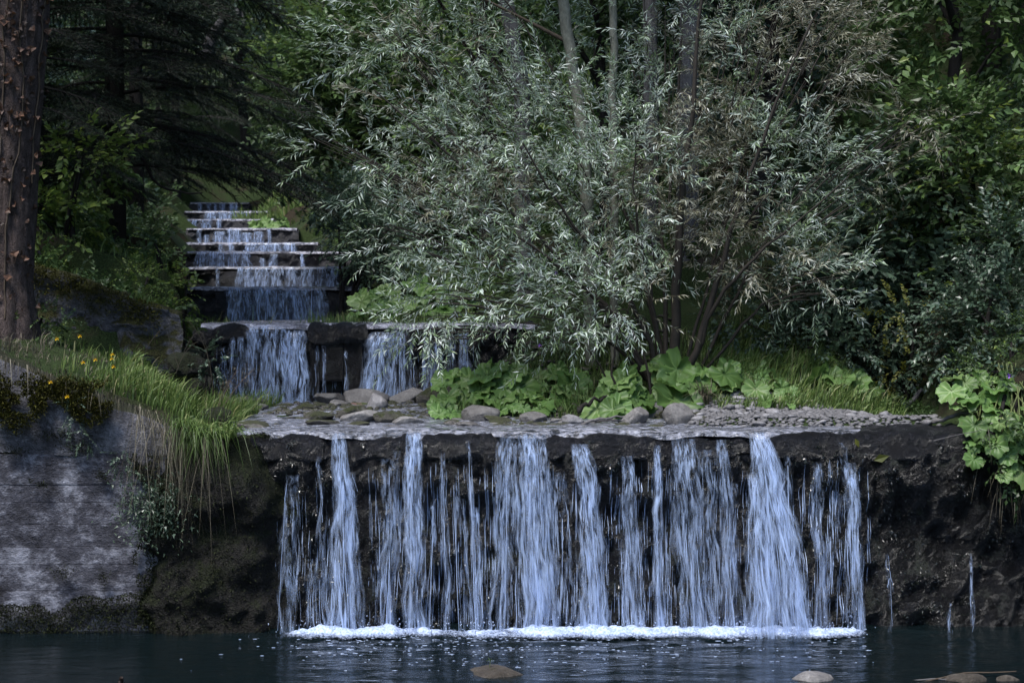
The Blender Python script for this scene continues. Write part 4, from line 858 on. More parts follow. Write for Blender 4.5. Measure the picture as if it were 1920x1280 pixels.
# ------------------------------------------------------------------ willow
wb_ = PT(1245, 16.9); wt_ = thing('willow_shrub', 'broad silvery-leaved willow shrub spreading over the gravel bank', 'shrub', wb_)
stems = [((1262, 690), (1272, 480), (1290, 280), (1325, -60), .065, 16.7, 16.1), ((1275, 690), (1335, 560), (1400, 350), (1520, 40), .05, 16.7, 16.0), ((1240, 690), (1215, 520), (1195, 420), (1190, 250), .03, 16.7, 16.0),
         ((1235, 690), (1180, 560), (1085, 430), (980, 270), .036, 16.7, 15.9), ((1285, 690), (1350, 560), (1430, 470), (1590, 330), .032, 16.7, 15.9), ((1228, 690), (1130, 580), (1010, 470), (800, 330), .03, 16.7, 16.0),
         ((1255, 690), (1245, 540), (1230, 350), (1180, 100), .034, 16.9, 17.4), ((1280, 690), (1310, 600), (1360, 420), (1420, 200), .028, 17.0, 17.4), ((1228, 690), (1110, 620), (960, 570), (800, 560), .022, 16.8, 16.2),
         ((1290, 690), (1400, 600), (1480, 540), (1590, 520), .022, 16.9, 16.3), ((1230, 690), (1120, 560), (940, 380), (700, 170), .034, 16.9, 16.4), ((1250, 690), (1180, 420), (1080, 200), (930, -20), .036, 17.0, 17.5), ((1290, 690), (1420, 480), (1530, 340), (1690, 270), .024, 17.0, 16.9),
         ((1158, 705), (1150, 660), (1170, 600), (1190, 540), .016, 16.1, 15.9), ((1225, 690), (1190, 630), (1160, 590), (1110, 540), .016, 16.2, 15.9), ((1150, 690), (1100, 655), (1060, 640), (1000, 610), .012, 16.3, 15.9)]
for i, (a, b, c, d, r0, Ya, Yb) in enumerate(stems):
    P = np.array([at(a[0], a[1] + 45, Ya), at(*b, Ya + 0.35 * (Yb - Ya)), at(*c, Ya + 0.65 * (Yb - Ya)), at(*d, Yb)]); t = np.linspace(0, 1, 4); tt = np.linspace(0, 1, 14)
    co = [np.polyfit(t, P[:, j], 3) for j in range(3)]; Q = np.stack([np.polyval(k, tt) for k in co], 1); Q[0, 2] = min(Q[0, 2], float(T(Q[0, 0], Q[0, 1])) - 0.05)
    Q[1:] += 0.012 * R.normal(size=(13, 3)); Vt, Ft = tube(Q, np.linspace(r0, r0 * 0.25, 14), 7)
    obj('stem', Vt, Ft, M['twig'], wt_, wb_, True)
E = []   # lobes in photograph pixels: cx, cy, rx, ry, depth, half depth, weight
for cx, cy, rx, ry, Yq, ry2, wg in ((700, 70, 110, 90, 17.0, .6, .9), (590, 265, 70, 35, 16.7, .4, .14), (700, 300, 80, 80, 16.7, .6, .42), (735, 430, 65, 60, 16.5, .5, .36), (860, 110, 120, 120, 17.3, .7, 1.2), (870, 290, 130, 110, 16.8, .8, 1.6),
        (860, 430, 130, 90, 16.5, .8, 1.5), (1000, 250, 150, 140, 17.0, .9, 2.4), (1020, 400, 160, 120, 16.5, .9, 2.2), (990, 90, 110, 110, 17.6, .6, .8), (1150, 260, 150, 120, 17.0, .9, 1.6), (1180, 380, 150, 130, 16.7, .9, 2.0), (1300, 150, 120, 160, 17.2, .9, 1.7),
        (1330, 330, 130, 130, 16.9, .9, 1.8), (1300, 450, 150, 70, 16.8, .8, 0.9), (1480, 130, 140, 140, 17.0, .8, 1.8), (1570, 60, 110, 90, 17.0, .7, .9), (1450, 330, 120, 110, 16.9, .8, 1.1), (1600, 320, 120, 60, 16.7, .6, .6), (1420, 480, 120, 70, 16.6, .7, .9), (1530, 530, 90, 55, 16.4, .5, .6),
        (980, 540, 130, 70, 16.3, .7, 1.1), (830, 560, 90, 50, 16.2, .5, .55), (800, 620, 70, 40, 16.0, .4, .3), (1130, 560, 120, 60, 15.9, .5, 1.1), (1230, 40, 150, 80, 17.6, .7, .8), (1440, 20, 150, 70, 17.3, .8, .9), (1010, 620, 120, 40, 16.2, .5, .5), (760, 200, 60, 60, 16.8, .5, .2), (1720, 230, 60, 30, 16.8, .4, .12)):
    m = Yq / F; E.append((X(cx, Yq), Yq, Z(cy, Yq), rx * m, ry2, ry * m, wg))
P, D = fill(E, 2150, 0.2, 0.55, 0.0); D[:, 1] -= 0.15; D[:, 2] += np.where(P[:, 2] < 3.2, -0.05, 0.32); D[:, 0] += 0.35 * np.sign(P[:, 0] - wb_[0]) * ss(np.abs(P[:, 0] - wb_[0]), 0.3, 1.5)
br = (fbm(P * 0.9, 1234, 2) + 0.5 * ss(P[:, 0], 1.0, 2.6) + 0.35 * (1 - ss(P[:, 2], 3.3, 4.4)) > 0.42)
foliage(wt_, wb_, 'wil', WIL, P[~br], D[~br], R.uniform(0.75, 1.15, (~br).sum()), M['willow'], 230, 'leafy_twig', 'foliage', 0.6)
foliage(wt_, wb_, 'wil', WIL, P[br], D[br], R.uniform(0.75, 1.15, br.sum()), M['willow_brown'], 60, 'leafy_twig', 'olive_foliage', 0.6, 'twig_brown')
# side branches of the willow, from stems outward into the lobes
parts = []
for e in E:
    for _ in range(9):
        v = R.normal(size=3); v /= np.linalg.norm(v); p = np.array(e[:3]) + v * np.array(e[3:6]) * R.uniform(.3, .9); d = p - (wb_ + np.array([0, 0, 0.6])); q0 = p - d * R.uniform(0.18, 0.32)
        parts.append(tube(bez(q0, (q0 + p) / 2 + (0, 0, .06), p, 6), np.linspace(.010, .003, 6), 4))
Vv, Fv, Av = cat(parts); o = obj('side_branches', Vv, Fv, M['twig'], wt_, wb_, True); o['kind'] = 'stuff'

# ------------------------------------------------------------------ generic shrubs and trees
def shrub(name, label, base, ells, n, S, variants, key, lm, n_obj=0, cat_='shrub', group=None, stems_=5, shell=0.45, stem_m='darkbark', roll=0.35, up=0.15):
    t = thing(name, label, cat_, base, group); ells = [tuple(e) for e in ells]
    P, D = fill(ells, n, shell, 0.8, up); g = T(P[:, 0], P[:, 1], False) + 0.05; k = P[:, 2] > g; P, D = P[k], D[k]
    foliage(t, np.array(base), key, variants, P, D, R.uniform(S[0], S[1], len(P)), lm, min(n_obj, len(P)), roll=roll)
    for i in range(stems_):
        e = ells[i % len(ells)]; tip = np.array(e[:3]) + R.normal(0, 0.3, 3) * np.array(e[3:6]); b = np.array(base) + np.array([R.normal(0, .08), R.normal(0, .08), -0.1])
        Vt, Ft = tube(bez(b, b * 0.55 + tip * 0.45 + np.array([0, 0, 0.25 * (tip[2] - b[2])]), tip, 9), np.linspace(0.035, 0.010, 9), 6); obj('stem', Vt, Ft, M[stem_m], t, base, True)
    return t
def E_(cx, cy, rx, ry, Yq, dy, w_=None):
    m = Yq / F; e = (X(cx, Yq), Yq, Z(cy, Yq), rx * m, dy, ry * m); return e + ((w_,) if w_ else ())
shrub('hazel_shrub', 'big-leaved dark green shrub on the right bank behind the willow tips', PT(1640, 18.2), [E_(1560, 480, 120, 130, 18.0, .7), E_(1680, 420, 120, 150, 18.3, .8), E_(1600, 610, 140, 90, 17.8, .7), E_(1730, 600, 120, 110, 17.8, .8)], 700, (.8, 1.25), BRO, 'bro', M['broad_blue'], 220)
shrub('hazel_shrub', 'green-leaved shrub with yellowish shoots beside the dark right corner', PT(1790, 17.6), [E_(1800, 330, 110, 150, 17.8, .8), E_(1740, 260, 80, 90, 18.0, .7), E_(1850, 480, 90, 120, 17.4, .7)], 520, (.8, 1.25), BRO, 'bro', M['broad'], 180)
shrub('bramble_shrub', 'fine-leaved bushy bramble above the right end of the weir', PT(1880, 16.0), [E_(1870, 600, 110, 90, 16.0, .7), E_(1900, 480, 80, 90, 16.2, .7), E_(1800, 650, 80, 50, 16.1, .5), E_(1910, 690, 60, 60, 15.4, .4)], 520, (.8, 1.2), SMA, 'sma', M['broad_blue'], 150)
shrub('low_shrub', 'low dark bramble tangle between grass mound and gully', PT(1480, 17.6), [E_(1430, 600, 100, 60, 17.5, .5), E_(1540, 650, 110, 50, 17.3, .5), E_(1660, 690, 90, 40, 17.3, .5)], 420, (.7, 1.05), SMA, 'sma', M['broad_blue'], 120)
shrub('yellow_shrub', 'small yellow-green sprays hanging in front of the dark right shrubs', PT(1700, 17.0), [E_(1700, 580, 70, 14, 16.6, .2), E_(1690, 690, 50, 30, 16.9, .3)], 46, (.6, .9), SMA, 'sma', M['yellow_leaf'], 40, stems_=2)
shrub('hazel_shrub', 'light green shoots rising before the black gap at upper right', PT(1840, 18.6), [E_(1800, 250, 90, 60, 18.6, .5), E_(1850, 360, 70, 100, 18.0, .5), E_(1720, 360, 60, 60, 18.0, .4)], 110, (.7, 1.1), BRO, 'bro', M['broad_light'], 90, stems_=4)
shrub('small_leaved_shrub', 'small-leaved grey-green shrub right of the upper steps', PT(640, 24.6), [E_(670, 420, 60, 60, 24.8, .8), E_(725, 470, 60, 55, 24.2, .7), E_(640, 365, 60, 36, 25.5, .7)], 480, (.9, 1.4), SMA, 'sma', M['broad_blue'], 120)
shrub('alder_tree', 'leafy mid-green tree overhanging the right side of the steps', PT(720, 29.0), [E_(600, 180, 100, 100, 29, 1.2), E_(690, 120, 120, 110, 29, 1.4), E_(560, 270, 70, 50, 28, .9), E_(640, 300, 90, 60, 28.5, 1.0), E_(780, 300, 120, 120, 28, 1.4)], 1500, (1.1, 1.6), BRO, 'bro', M['broad'], 200, 'tree', stems_=6)
shrub('sapling', 'light green sapling at the foot of the spruce, leaning over the left bank', PT(130, 19.5), [E_(130, 330, 90, 60, 19.4, .7), E_(180, 290, 70, 40, 19.2, .5), E_(110, 410, 80, 50, 19.2, .7)], 170, (.75, 1.1), BRO, 'bro', M['broad_light'], 110)
shrub('bank_shrub', 'small yellow-green leafy shrub beside the second weir on the left bank', PT(330, 18.2), [E_(335, 560, 28, 55, 18.0, .2), E_(300, 600, 40, 28, 17.8, .25), E_(350, 520, 20, 24, 18.0, .15)], 70, (.45, .7), BRO, 'bro', M['broad_light'], 70, stems_=4)
shrub('bank_shrub', 'tall thin-leaved weed in front of the dark spruce by the steps', PT(285, 19.4), [E_(285, 455, 18, 40, 19.0, .15), E_(260, 530, 40, 40, 18.6, .25)], 60, (.45, .7), SMA, 'sma', M['broad_light'], 60, stems_=3)
shrub('bank_weed', 'trailing dark green weeds on the terrace under the ivy-clad trunk', PT(60, 16.4), [E_(50, 600, 70, 24, 16.2, .4), E_(110, 625, 30, 14, 16.0, .3), E_(10, 620, 40, 20, 15.8, .4)], 120, (.4, .65), SMA, 'sma', M['broad'], 100, stems_=4)
shrub('hanging_weed', 'dark trailing weed hanging down the mossy concrete head', PT(140, 14.9), [E_(140, 770, 16, 45, 14.0, .05), E_(155, 820, 14, 20, 14.0, .05), E_(228, 860, 18, 30, 14.0, .05)], 60, (.25, .4), SMA, 'sma', M['broad_blue'], 60, stems_=2, up=-0.6)
shrub('bank_weed', 'bluish-leaved weed among grass beside the left twin fall', PT(385, 16.4), [E_(385, 680, 30, 40, 16.2, .2)], 30, (.4, .6), SMA, 'sma', M['broad_blue'], 30, stems_=3)

shrub('bramble_shrub', 'small leafy weeds around the large purple flower', PT(1890, 15.1), [E_(1880, 690, 70, 40, 14.9, .25), E_(1820, 720, 40, 30, 15.0, .2), E_(1915, 640, 40, 50, 15.2, .3)], 150, (.4, .7), SMA, 'sma', M['broad'], 90)
shrub('hanging_weed', 'trailing vine leaves hanging below the butterbur at the weir corner', PT(1890, 15.0), [E_(1900, 860, 34, 60, 14.1, .08), E_(1870, 800, 30, 50, 14.15, .08)], 40, (.4, .7), BRO, 'bro', M['broad'], 40, stems_=2, up=-.5)
# forest trees: a few kinds, copied
def tree_proto(kind, seed, h, r, n, S, variants, lm, low=0.12, bark='darkbark'):
    rr = np.random.default_rng(seed); ells = []
    for _ in range(13):
        z = rr.uniform(low, 1.0) * h; rad = r * (1 - 0.5 * abs(z / h - 0.45)) * rr.uniform(0.45, 0.75); a = rr.uniform(0, 6.28); q = r * rr.uniform(0.15, 0.6)
        ells.append((q * math.cos(a), q * math.sin(a), z, rad, rad, rad * rr.uniform(0.5, 0.8)))
    P, D = fill(ells, n, 0.65, 0.8, 0.05); (V, Fa, r_), (Vs, Fs) = combine(variants, P, spray_rot(D), R.uniform(S[0], S[1], n))
    crown = mesh_data('crown', V, Fa, lm, False, r_)
    Q = np.stack([np.cumsum(rr.normal(0, .06, 10)), np.cumsum(rr.normal(0, .06, 10)), np.linspace(-0.5, h * 0.9, 10)], 1); parts = [tube(Q, np.linspace(0.03 * h * 0.6, 0.02, 10), 8)]
    limbs = []
    for e in ells[:9]:
        b = Q[min(8, max(1, int(e[2] / h * 8)))]; limbs.append(tube(bez(b, (b + np.array(e[:3])) / 2 + (0, 0, .2), e[:3], 6), np.linspace(.06, .015, 6), 5))
    trunk = mesh_data('trunk', *parts[0], M[bark], True); Vl, Fl, _ = cat(limbs); limb = mesh_data('limbs', Vl, Fl, M[bark], True)
    return [('trunk', trunk), ('limbs', limb), ('crown', crown)]
PR = [tree_proto('a', 1, 9.0, 2.6, 620, (1.0, 1.6), BRO, M['broad']), tree_proto('b', 2, 10.5, 2.8, 620, (1.0, 1.6), BRO, M['broad_blue']), tree_proto('c', 3, 6.5, 2.3, 560, (.9, 1.4), BRO, M['broad']),
      tree_proto('d', 4, 8.0, 2.4, 560, (1.1, 1.7), SMA, M['broad_light']), tree_proto('e', 5, 12.0, 3.2, 800, (1.2, 1.8), BRO, M['broad'], 0.3)]
KIND = ['dark broad-leaved tree', 'bluish-green broad-leaved tree', 'low bushy dark tree', 'light green small-leaved tree', 'tall high-crowned tree']
def plant_tree(k, x, y, s, rz):
    if y > 57: where = 'on the slope above the topmost step'
    elif x < np.interp(y, WY, WL): where = 'on the spruce-covered bank of the stream'
    elif y > 32: where = 'beside the upper steps, beyond the alder'
    elif y < 21: where = 'on the shrubby bank past the gully'
    else: where = 'in the wood behind the willow shrub'
    loc = (x, y, float(T(x, y, False)) - 0.1); t = thing('forest_tree', KIND[k] + ' ' + where, 'tree', loc, KIND[k] + 's ' + where); t.rotation_euler = (0, 0, rz); t.scale = (s, s, s)
    for nm, me in PR[k]:
        o = link(nm, me, t)
        if nm == 'crown': o['kind'] = 'stuff'
    return t
FOR = [(0, 1.5, 23, .9), (1, 4.0, 22.5, .9), (2, 6.5, 20.5, 1.0), (0, 7.6, 22.5, 1.0), (1, 9.2, 20, 1.0), (2, 8.6, 17.5, 1.0), (4, 11, 24, 1.0), (0, -0.5, 27, 1.0), (1, 2.5, 28, 1.0), (2, 5.2, 26, 1.2), (4, 6.5, 30, 1.0), (0, 10, 31, 1.1), (1, 14, 27, 1.1),
       (3, -0.4, 34, 1.0), (1, -0.5, 36, 1.1), (0, 3, 37, 1.2), (4, 7, 40, 1.2), (2, -2.4, 42, 1.1), (3, -4.4, 50, 1.2), (1, -2.5, 46, 1.2), (0, -5.0, 58, 1.3), (3, -8.5, 64, 1.4), (1, -12.5, 67, 1.4), (0, -16, 64, 1.4), (3, -10.5, 72, 1.6), (4, -18, 74, 1.6), (1, -6, 74, 1.6), (0, 0, 62, 1.5), (4, 6, 60, 1.5), (3, -14, 80, 1.7), (0, -22, 80, 1.7), (1, -3, 86, 1.8),
       (2, -8.2, 20.5, .8), (0, -9.0, 24, 1.0), (1, -11, 28, 1.0), (2, -11.6, 33, 1.1), (0, -13.2, 37, 1.1), (1, -15.0, 43, 1.2), (2, -16, 49, 1.2), (0, -16.5, 55, 1.3), (4, -13, 22, 1.0), (4, -16, 32, 1.1), (2, 11, 15.5, 1.0), (0, 13, 18, 1.1), (1, -11, 16, 1.0), (0, -13, 12.5, 1.0), (4, 14, 12, 1.0)]
for k, x, y, s in FOR: plant_tree(k, x, y, s, R.uniform(0, 6.28))

# low undergrowth covering the slopes
def undergrowth(label, n, xr, yr, variants, lm, S):
    x = R.uniform(*xr, n); y = R.uniform(*yr, n); l = np.interp(y, WY, WL); r = np.where(y < WY[1] + STEP, 4.9, np.interp(y, WY, WR) + .3); k = (x < l - .5) | (x > r); x, y = x[k], y[k]
    D = np.stack([R.normal(0, .6, len(x)), R.normal(-.3, .5, len(x)), R.uniform(.3, 1.1, len(x))], 1); (V, Fa, r_), (Vs, Fs) = combine(variants, np.stack([x, y, T(x, y) - .03], 1), spray_rot(D, .6), R.uniform(*S, len(x)))
    props(obj('undergrowth', V, Fa, lm, rnd=r_), label, 'undergrowth', None, 'stuff')
undergrowth('low leafy undergrowth on the bank past the gully', 1700, (4.7, 9), (14.75, 22), SMA, M['broad_blue'], (.5, 1.1))
undergrowth('mixed leafy undergrowth in the wood behind the willow', 1500, (-2, 12), (19.5, 34), BRO, M['broad'], (.8, 1.5))
undergrowth('low weeds and ferns on the spruce-covered bank', 2600, (-12, -4.4), (17.4, 34), SMA, M['broad'], (.6, 1.2))
undergrowth('broad-leaved weeds fringing the banks of the middle steps', 1500, (-11, -1), (19.5, 46), BRO, M['broad'], (.7, 1.3))
undergrowth('leafy undergrowth on both banks of the upper steps', 2200, (-26, 6), (32, 72), BRO, M['broad'], (1.2, 2.2))
n = 500; x = R.uniform(3.9, 5.0, n); y = R.uniform(16.0, 18.6, n); (V, Fa, r_), (Vs, Fs) = combine(SMA, np.stack([x, y, T(x, y) - .02], 1), spray_rot(np.stack([R.normal(0, .6, n), R.normal(-.4, .4, n), R.uniform(.2, .9, n)], 1), .6), R.uniform(.3, .7, n))
props(obj('undergrowth', V, Fa, M['broad'], rnd=r_), 'low weeds along the dark gully', 'undergrowth', None, 'stuff')
# slim trunks behind the willow with crowns above
def pole_tree(label, pts, r0, r1, bark, crown_k=None, branches=()):
    P = np.array(pts); b = P[0].copy(); b[2] = float(T(b[0], b[1])) - 0.1; P = np.concatenate([[b], P[1:]]); t = thing('slender_tree', label, 'tree', b)
    d = P[-1] - P[-2]; d /= np.linalg.norm(d); top = P[-1] + d * 4.0; P = np.concatenate([P, [top]]); tt = np.linspace(0, 1, 18); s_ = np.linspace(0, 1, len(P))
    Q = np.stack([np.interp(tt, s_, P[:, j]) for j in range(3)], 1); Q += 0.012 * R.normal(size=Q.shape); obj('trunk', *tube(Q, np.linspace(r0, r1, 18), 10), M[bark], t, b, True)
    for br_ in branches: obj('branch', *tube(bez(*br_, 9), np.linspace(.028, .010, 9), 6), M['twig_brown'], t, b, True)
    o = link('crown', PR[2][2][1], t, tuple(top - b - np.array([0, 0, 3.0])), (0, 0, R.uniform(0, 6)), 0.8); o['kind'] = 'stuff'
Yt = 17.3
pole_tree('slender pale trunk with a thin side branch, rising behind the willow', [at(1110, 640, Yt), at(1095, 250, Yt), at(1075, 150, Yt), at(1055, -10, Yt)], .085, .065, 'palewood', None, [(at(1062, 78, Yt), at(990, 40, Yt), at(870, -20, Yt - .2))])
pole_tree('straight pale smooth trunk rising behind the willow', [at(1152, 640, Yt), at(1151, 250, Yt), at(1150, 100, Yt), at(1150, -10, Yt)], .055, .045, 'palewood')
pole_tree('thick grey-barked trunk mostly veiled by willow leaves', [at(1290, 640, 20.5), at(1290, 200, 20.5), at(1292, 60, 20.5), at(1295, -10, 20.5)], .17, .13, 'greybark')
pole_tree('grey rough trunk left of the pale trunks behind the willow', [at(985, 640, 20.5), at(978, 150, 20.5), at(960, 60, 20.5), at(945, -10, 20.5)], .13, .10, 'greybark')
pole_tree('light grey trunk showing between willow leaf lobes', [at(1222, 640, 21), at(1222, 200, 21), at(1220, 80, 21), at(1218, -10, 21)], .12, .10, 'greybark')
stick('dead_log', 'dark broken leaning log above the upper steps', [at(376, 112, 27), at(400, 70, 27), at(436, 26, 27)], .12, .10, 'greybark', 'log')

# ------------------------------------------------------------------ ivy-clad trunk
Yv = 15.9; lp = [(-5, 640), (2, 540), (14, 380), (24, 220), (32, 80), (38, -60), (46, -420)]; lr_ = [80, 59, 51, 50, 53, 55, 52]
Pc = np.array([at(a, b, Yv) for a, b in lp]); tb = Pc[0].copy(); tb[2] = float(T(tb[0], tb[1])) - 0.05
it = thing('ivy_clad_tree', 'rough-barked trunk with withered brown ivy leaves on the left bank', 'tree', tb)
zz = np.linspace(tb[2] - 0.3, Pc[-1, 2], 90); cxs = np.interp(zz, Pc[:, 2], Pc[:, 0]); rad = np.interp(zz, Pc[:, 2], np.array(lr_) * Yv / F); na = 72; an = np.arange(na) / na * 2 * math.pi
A, ZZ = np.meshgrid(an, zz); Rr = rad[:, None] * np.ones(na); cx2 = cxs[:, None] * np.ones(na)
Vt = np.stack([np.cos(A) * 3.2, np.sin(A) * 3.2, ZZ * 0.9], -1).reshape(-1, 3); nz = fbm(Vt * np.array([2.2, 2.2, 1.2]), 1500, 5).reshape(A.shape); rid = np.abs(fbm(Vt * np.array([3.2, 3.2, .5]), 1510, 3)).reshape(A.shape)
Rr = Rr * (1 + 0.07 * nz - 0.03 * rid); Vt = np.stack([(cx2 + Rr * np.cos(A)).ravel(), (Yv + Rr * np.sin(A)).ravel(), ZZ.ravel()], 1)
f = [(i * na + j, i * na + (j + 1) % na, (i + 1) * na + (j + 1) % na, (i + 1) * na + j) for i in range(89) for j in range(na)]
obj('trunk', Vt, np.array(f), M['bark'], it, tb, True)
ivv = np.array([[0, 0, 0], [.25, .42, .05], [.55, .30, .12], [1.0, 0, .02], [.55, -.30, .12], [.25, -.42, .05], [.4, 0, -.04]]); ivf = np.array([[0, 1, 6], [1, 2, 6], [2, 3, 6], [3, 4, 6], [4, 5, 6], [5, 0, 6]])
ivm = [mesh_data('ivy_leaf', ivv * np.array([1, 1 + .2 * i, 1 + .6 * i]), ivf, M['ivy'], False, np.full(7, i / 4)) for i in range(5)]
def trunk_pt(a, z, off):
    r = np.interp(z, Pc[:, 2], np.array(lr_) * Yv / F) + off; return np.array([np.interp(z, Pc[:, 2], Pc[:, 0]) + r * math.cos(a), Yv + r * math.sin(a), z])
vines = []
for pa, z0, z1, wob in ((-1.95, 3.0, 6.9, .12), (-1.45, 3.4, 6.9, .10), (-1.05, 3.1, 6.9, .12), (-0.4, 4.6, 6.9, .15)):
    zq = np.linspace(z0, z1, 24); aq = pa + np.cumsum(R.normal(0, .05, 24)); Q = np.array([trunk_pt(a, z, 0.012) for a, z in zip(aq, zq)]); vines.append((aq, zq))
    obj('ivy_stem', *tube(Q, .010, 5), M['twig_brown'], it, tb, True)
for i in range(230):
    aq, zq = vines[R.integers(4)]; z = R.uniform(3.2, 6.9) if R.random() < .75 else R.uniform(5.2, 6.9); a = np.interp(z, zq, aq) + R.normal(0, .22); p = trunk_pt(a, z, R.uniform(.012, .05)); nrm = np.array([math.cos(a), math.sin(a), 0])
    D = (np.array([R.normal(0, .9), R.normal(0, .3), -.8 + R.normal(0, .5)]) + nrm * R.uniform(.0, .9))[None]; Rm = frame_dir(D, nrm, R.normal(0, .9))[0]; o = bpy.data.objects.new('ivy_leaf', ivm[R.integers(5)]); COL.objects.link(o); o.parent = it
    mm = Matrix(Rm.tolist()).to_4x4(); mm.translation = Vector(p - tb); o.matrix_local = mm @ Matrix.Scale(float(R.uniform(.04, .085)), 4)
o = link('crown', PR[4][2][1], it, (1.0, 0.3, 2.6), (0, 0, 1.0), 0.8); o['kind'] = 'stuff'

# ------------------------------------------------------------------ spruce
def bough(seed, L=2.2):
    rr = np.random.default_rng(seed); t = np.linspace(0, 1, 9); C = np.stack([t * L, .06 * L * np.sin(t * 3) * rr.normal(), .10 * L * t - .32 * L * t ** 2], 1); st = [tube(C, np.linspace(.022, .004, 9), 4)]; P, D, S = [], [], []
    for i in range(44):
        u = 0.12 + 0.88 * (i + rr.random()) / 44; p = np.array([np.interp(u, t, C[:, j]) for j in range(3)]); s = 1 if i % 2 else -1; ln = L * (.34 * (1 - u) ** .7 + .06) * rr.uniform(.7, 1.15)
        d = np.array([.75, s * .75, -.18 + rr.normal(0, .12)]); d /= np.linalg.norm(d); q = p + d * ln + np.array([0, 0, -.18 * ln]); k = bez(p, p + d * ln * .55 + (0, 0, .02), q, 5); st.append(tube(k, np.linspace(.006, .002, 5), 3))
        nn = int(95 * ln + 22)
        for v in rr.random(nn):
            pp = (1 - v) ** 2 * p + 2 * v * (1 - v) * (p + d * ln * .55) + v * v * q; P.append(pp); D.append(d * .9 + rr.normal(0, .55, 3) + np.array([0, 0, -.15])); S.append(rr.uniform(.04, .085))
    tv = np.array([[0, -.055, 0], [0, .055, 0], [1, 0, 0.0]]); V, Fa, r = scatter(tv, np.array([[0, 1, 2]]), np.array(P), frame_dir(np.array(D), (0, 0, 1), rr.uniform(-1, 1, len(P))), np.array(S), rr.random(len(P)))
    Vs, Fs, _ = cat(st); V2, F2, r2 = cat([(V, Fa, r), (Vs, Fs)]); me = mesh_data('bough', V2, F2, M['needle'], False, r2); me.materials.append(M['darkbark']); mi = np.zeros(len(F2), np.int32); mi[len(Fa):] = 1; me.polygons.foreach_set('material_index', mi); return me
BG = [bough(1600 + i) for i in range(4)]
def spruce(label, base, h, z0, Lmax, n, lean=(0, 0), ga=0.0):
    base = np.array(base); t = thing('spruce_tree', label, 'tree', base); Q = np.array([base + np.array([lean[0] * u, lean[1] * u, h * u - .3]) for u in np.linspace(0, 1, 10)])
    obj('trunk', *tube(Q, np.linspace(.2, .03, 10), 9), M['darkbark'], t, base, True)
    for i in range(n):
        u = (i + .5) / n; z = z0 + (h - z0) * u; a = i * 2.39996 + R.normal(0, .2) + ga; L = Lmax * (1 - .75 * u) * R.uniform(.8, 1.1)
        o = bpy.data.objects.new('bough', BG[R.integers(4)]); COL.objects.link(o); o.parent = t; o.location = np.array([lean[0], lean[1], 0]) * (z / h) + np.array([0, 0, z]); o.rotation_euler = (R.normal(0, .12), R.normal(0.02, .10), a); s = L / 2.2; o.scale = (s, s * 1.05, s)
spruce('large dark spruce with drooping boughs left of the steps', PT(215, 23.2), 13.0, 1.5, 3.7, 130)
spruce('dark spruce half hidden behind the ivy-clad trunk', PT(60, 20.0), 11.0, 0.6, 2.5, 80, (0, 0), 1)
spruce('spruce standing close to the upper steps on their left bank', PT(255, 33.0), 14.0, 0.9, 2.3, 90, (0, 0), 2)
spruce('tall spruce on the left slope beside the topmost steps', PT(330, 56.0), 17.0, 1.0, 3.8, 90, (0, 0), .5)
stick('branch', 'thin dark bare branch bowing below the spruce boughs', [at(240, 250, 21.5), at(275, 310, 21.4), at(290, 345, 21.4), at(330, 362, 21.3), at(378, 362, 21.3)], .03, .012, 'darkbark')
stick('branch', 'bare side twig forking from the bowing branch', [at(276, 310, 21.4), at(320, 318, 21.35), at(370, 325, 21.3)], .015, .008, 'darkbark')

# ------------------------------------------------------------------ butterbur
def bb_leaf(seed):
    rr = np.random.default_rng(seed); n = 44; th = np.linspace(-math.pi, math.pi, n, endpoint=False); lob = 7 + seed % 3
    rad = 0.5 * (1 + .12 * np.cos(th)) * (1 - .68 * np.exp(-((np.abs(th) - math.pi) / .26) ** 2)) * (1 + .075 * np.cos(th * lob + rr.uniform(0, 1)) + .05 * np.where(np.arange(n) % 2, 1, -1) * rr.uniform(.3, 1, n) + rr.normal(0, .025, n))
    V = [np.array([[0, 0, 0]])]; rings = (.3, .65, .88, 1.0); vein = np.cos(th * lob); R_ = [1.0]
    b1, b2, ph = rr.uniform(.02, .14), rr.uniform(-.10, .06), rr.uniform(0, 6)
    for q in rings:
        rr2 = rad * q; z = b1 * q ** 1.5 - .045 * q * vein + (q > .8) * rr.normal(0, .022, n) + b2 * q ** 2 * np.cos(th + ph) + .09 * q ** 2 * np.sin(th * 2 + ph) - .10 * q ** 3 * (np.cos(th) > .3)
        V.append(np.stack([rr2 * np.cos(th) + .08, rr2 * np.sin(th), z], 1)); R_.append(np.where(vein > .8, .38 * (1.15 - q), 0) - .06 * (vein < 0))
    V = np.concatenate(V); f = [(0, 1 + j, 1 + (j + 1) % n) for j in range(n)]
    for k in range(3):
        o = 1 + k * n
        for j in range(n):
            a, b, c, d = o + j, o + (j + 1) % n, o + n + (j + 1) % n, o + n + j; f += [(a, d, c), (a, c, b)]
    r = np.clip(rr.uniform(.15, .7) + np.concatenate([[.3]] + R_[1:]), 0, 1)
    return mesh_data('leaf', V, np.array(f), M['butterbur'], True, r)
BB = [bb_leaf(1700 + i) for i in range(12)]
